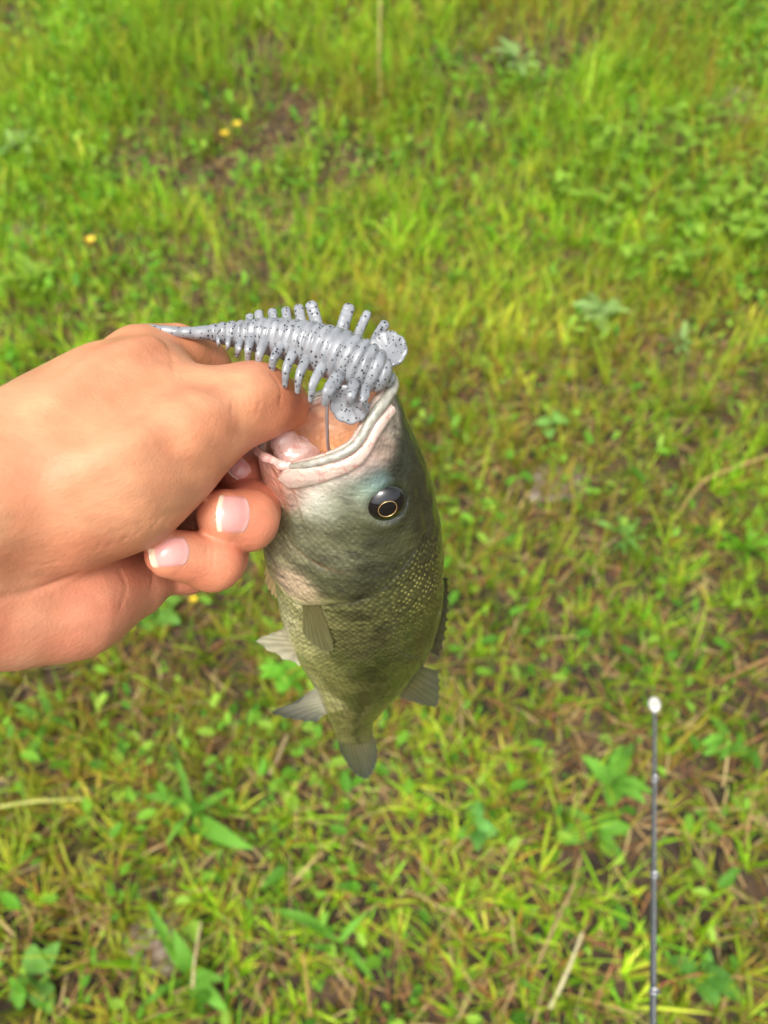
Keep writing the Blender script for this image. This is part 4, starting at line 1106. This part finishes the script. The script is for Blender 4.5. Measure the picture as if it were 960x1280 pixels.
# clover: three leaflets each
def clover(px, py, n, rad, label):
    g0 = ground_hit(px, py)
    for i in range(n):
        a = lr.random() * 6.283; r_ = rad * math.sqrt(lr.random())
        x, y = g0[0] + r_ * math.cos(a), g0[1] + r_ * math.sin(a) * .9
        o = empty("clover", Matrix.Translation(Vector((x, y, float(ground_z(x, y))))))
        tag(o, label, "clover", "clover growing in one patch upslope")
        hgt = .05 + .06 * lr.random(); s = .008 + .006 * lr.random(); az = lr.random() * 6.28
        tl, tm = lr.random() * 6.28, lr.random()
        cv = lin((132, 168, 56)) * (.8 + .4 * lr.random())
        for q in range(3):
            aa = az + q * 2.094
            v, f, cc = oval_leaves(np.array([[math.cos(aa) * s * .9, math.sin(aa) * s * .9, hgt]]), np.array([s]), np.array([aa]), np.array([.1 + .9 * math.sin(aa + tl) * tm]), cv[None], 1.25)
            mesh_np("leaflet", v, f, M_LEAF, o, colors=cc)
        v, f = tube_np(np.array([(0, 0, -.01), (.002, .001, hgt * .5), (0, 0, hgt)]), .0009, 5)
        mesh_np("stalk", v, f, M_LEAF, o, colors=np.tile(lin((120, 150, 70)), (len(v), 1)))
if not QUICK:
    clover(872, 262, 210, .42, "small yellow green three leaved clover in the dense patch up the slope")
# yellow flowers
M_PETAL = simple_mat("yellow_petal", (236, 206, 54), .5, 0, 0, 300, .1, .1)
def flower(px, py, label, s=.011, hgt=.05):
    g0 = ground_hit(px, py)
    o = empty("yellow_flower", Matrix.Translation(Vector(g0))); tag(o, label, "flower", "yellow flowers in the grass")
    v, f = tube_np(np.array([(0, 0, -.01), (.003, 0, hgt * .5), (0, 0, hgt)]), .001, 6)
    mesh_np("stalk", v, f, M_LEAF, o, colors=np.tile(lin((120, 140, 60)), (len(v), 1)))
    for q in range(5):
        aa = q * 1.2566 + px
        v, f, cc = oval_leaves(np.array([[math.cos(aa) * s * .8, math.sin(aa) * s * .8, hgt]]), np.array([s * .75]), np.array([aa]), np.array([.9]), lin((236, 206, 54))[None], 1.2)
        mesh_np("petal", v, f, M_PETAL, o)
flower(120, 322, "yellow flower above the wrist", .011); flower(284, 188, "yellow flower with another close by, far up the slope", .011); flower(299, 176, "paler yellow flower beside another, far up the slope", .011)
flower(248, 768, "small yellow flower under the curled fingers", .006)
# dry stems and straws
def straw(pts, r, label, c=(196, 168, 116)):
    g_ = [ground_hit(x, y) for x, y, _ in pts]
    q = np.array([p + np.array([0, 0, hh]) for p, (_, _, hh) in zip(g_, pts)])
    q = resample(q, 24)
    v, f = tube_np(q - q[0], np.linspace(r, r * .6, 24), 7)
    o = mesh_np("dry_stem", v, f, M_STRAW, colors=np.tile(lin(c), (len(v), 1)) * (.8 + .4 * rng.random((len(v), 1))))
    o.location = q[0]
    tag(o, label, "stem", "dry stems lying in the grass")
straw([(684, 1262, .03), (700, 1225, .05), (716, 1180, .07)], .0032, "pale thick dry stem slanting up left of the rod's lower end", (206, 196, 150))
straw([(668, 1210, .03), (690, 1160, .04), (712, 1112, .06)], .0018, "thin pinkish dry stem slanting up left of the rod", (196, 160, 120))
straw([(972, 582, .05), (920, 604, .06), (870, 622, .05), (838, 660, .03)], .0028, "long curved straw stem arching over the slope", (190, 160, 100))
straw([(476, 10, .10), (475, 50, .10), (474, 100, .06), (476, 140, .02)], .004, "tall upright straw standing far up the slope", (190, 170, 110))
straw([(392, 1290, .02), (388, 1245, .05), (384, 1205, .07)], .002, "brown dry stem standing straight below the fish", (188, 150, 92))
straw([(246, 1238, .03), (252, 1205, .05), (260, 1165, .06)], .0022, "short pale dry stem over the brown mud patch", (206, 186, 140))
straw([(340, 975, .03), (352, 955, .04), (362, 935, .05)], .003, "short grey dry stick left of the fish tail", (176, 150, 116))
straw([(868, 1222, .03), (840, 1228, .03), (812, 1238, .02)], .0015, "thin reddish dry twig across the rod", (190, 110, 90))
straw([(960, 830, .03), (920, 848, .03), (890, 862, .02)], .0025, "brown dry stem lying beyond the rod tip", (170, 130, 86))
straw([(6, 1020, .04), (60, 1018, .06), (116, 1012, .05)], .003, "long yellow grass stem lying below the wrist", (196, 196, 110))
# bare lumps of mud
M_MUD = simple_mat("wet_mud", (116, 98, 82), .42, 0, .15, 60, .45, .9)
def mud(px, py, sx, sy, sz, label):
    g0 = ground_hit(px, py)
    n1, n2 = 40, 24
    a = np.linspace(0, 2 * np.pi, n1, endpoint=False); r = np.linspace(0, 1, n2)
    X = r[:, None] * np.cos(a)[None]; Y = r[:, None] * np.sin(a)[None]
    ed = 1 + .35 * (fbm(np.cos(a) * 1.5 + px, np.sin(a) * 1.5 + py, 3) - .5)[None] * 2 * r[:, None]
    X = X * ed; Y = Y * ed
    wx, wy = g0[0] + X * sx, g0[1] + Y * sy
    Z = ground_z(wx, wy) + sz * (1 - r[:, None] ** 2) - .006 * r[:, None] ** 4 + (fbm(X * 5 + px, Y * 5, 3) - .5) * sz * .9
    v = np.stack([wx, wy, Z], -1).reshape(-1, 3) - g0
    o = mesh_np("mud_lump", v, grid_faces(n2, n1, wrap=True), M_MUD); o.location = g0
    tag(o, label, "mud", "bare mud showing through the grass")
mud(205, 1178, .07, .055, .03, "brown wet mud lump beside a wide bladed grass clump")
mud(38, 300, .10, .09, .03, "grey brown mud patch above the wrist")
mud(905, 130, .16, .12, .03, "largest brown bare mud patch, far up the slope beyond the clover")
mud(8, 985, .03, .03, .02, "small dark mud lump below the wrist")
mud(690, 600, .09, .06, .012, "bare mud patch right of the fish's head")

# line running down the rod through its guides
gs = [0.0] + [float(np.linspace(0, 1, 400)[np.argmin(np.abs(proj(R0 + dirr * (np.linspace(0, 1, 400) * RL)[:, None])[:, 1] - yy))] * RL) for yy in (978, 1098, 1243)] + [1.3]
lp = np.array([dirr * g_ + nv2 * (.0055 if q_ else .001) - sidev * .001 for q_, g_ in enumerate(gs)])
lp = np.vstack([np.linspace(a, b_, 8)[:-1] for a, b_ in zip(lp[:-1], lp[1:])] + [lp[-1:]])
v, f = tube_np(lp, .00022, 6)
mesh_np("line", v, f, simple_mat("fishing_line", (206, 210, 204), .25, 0, .3), rod)
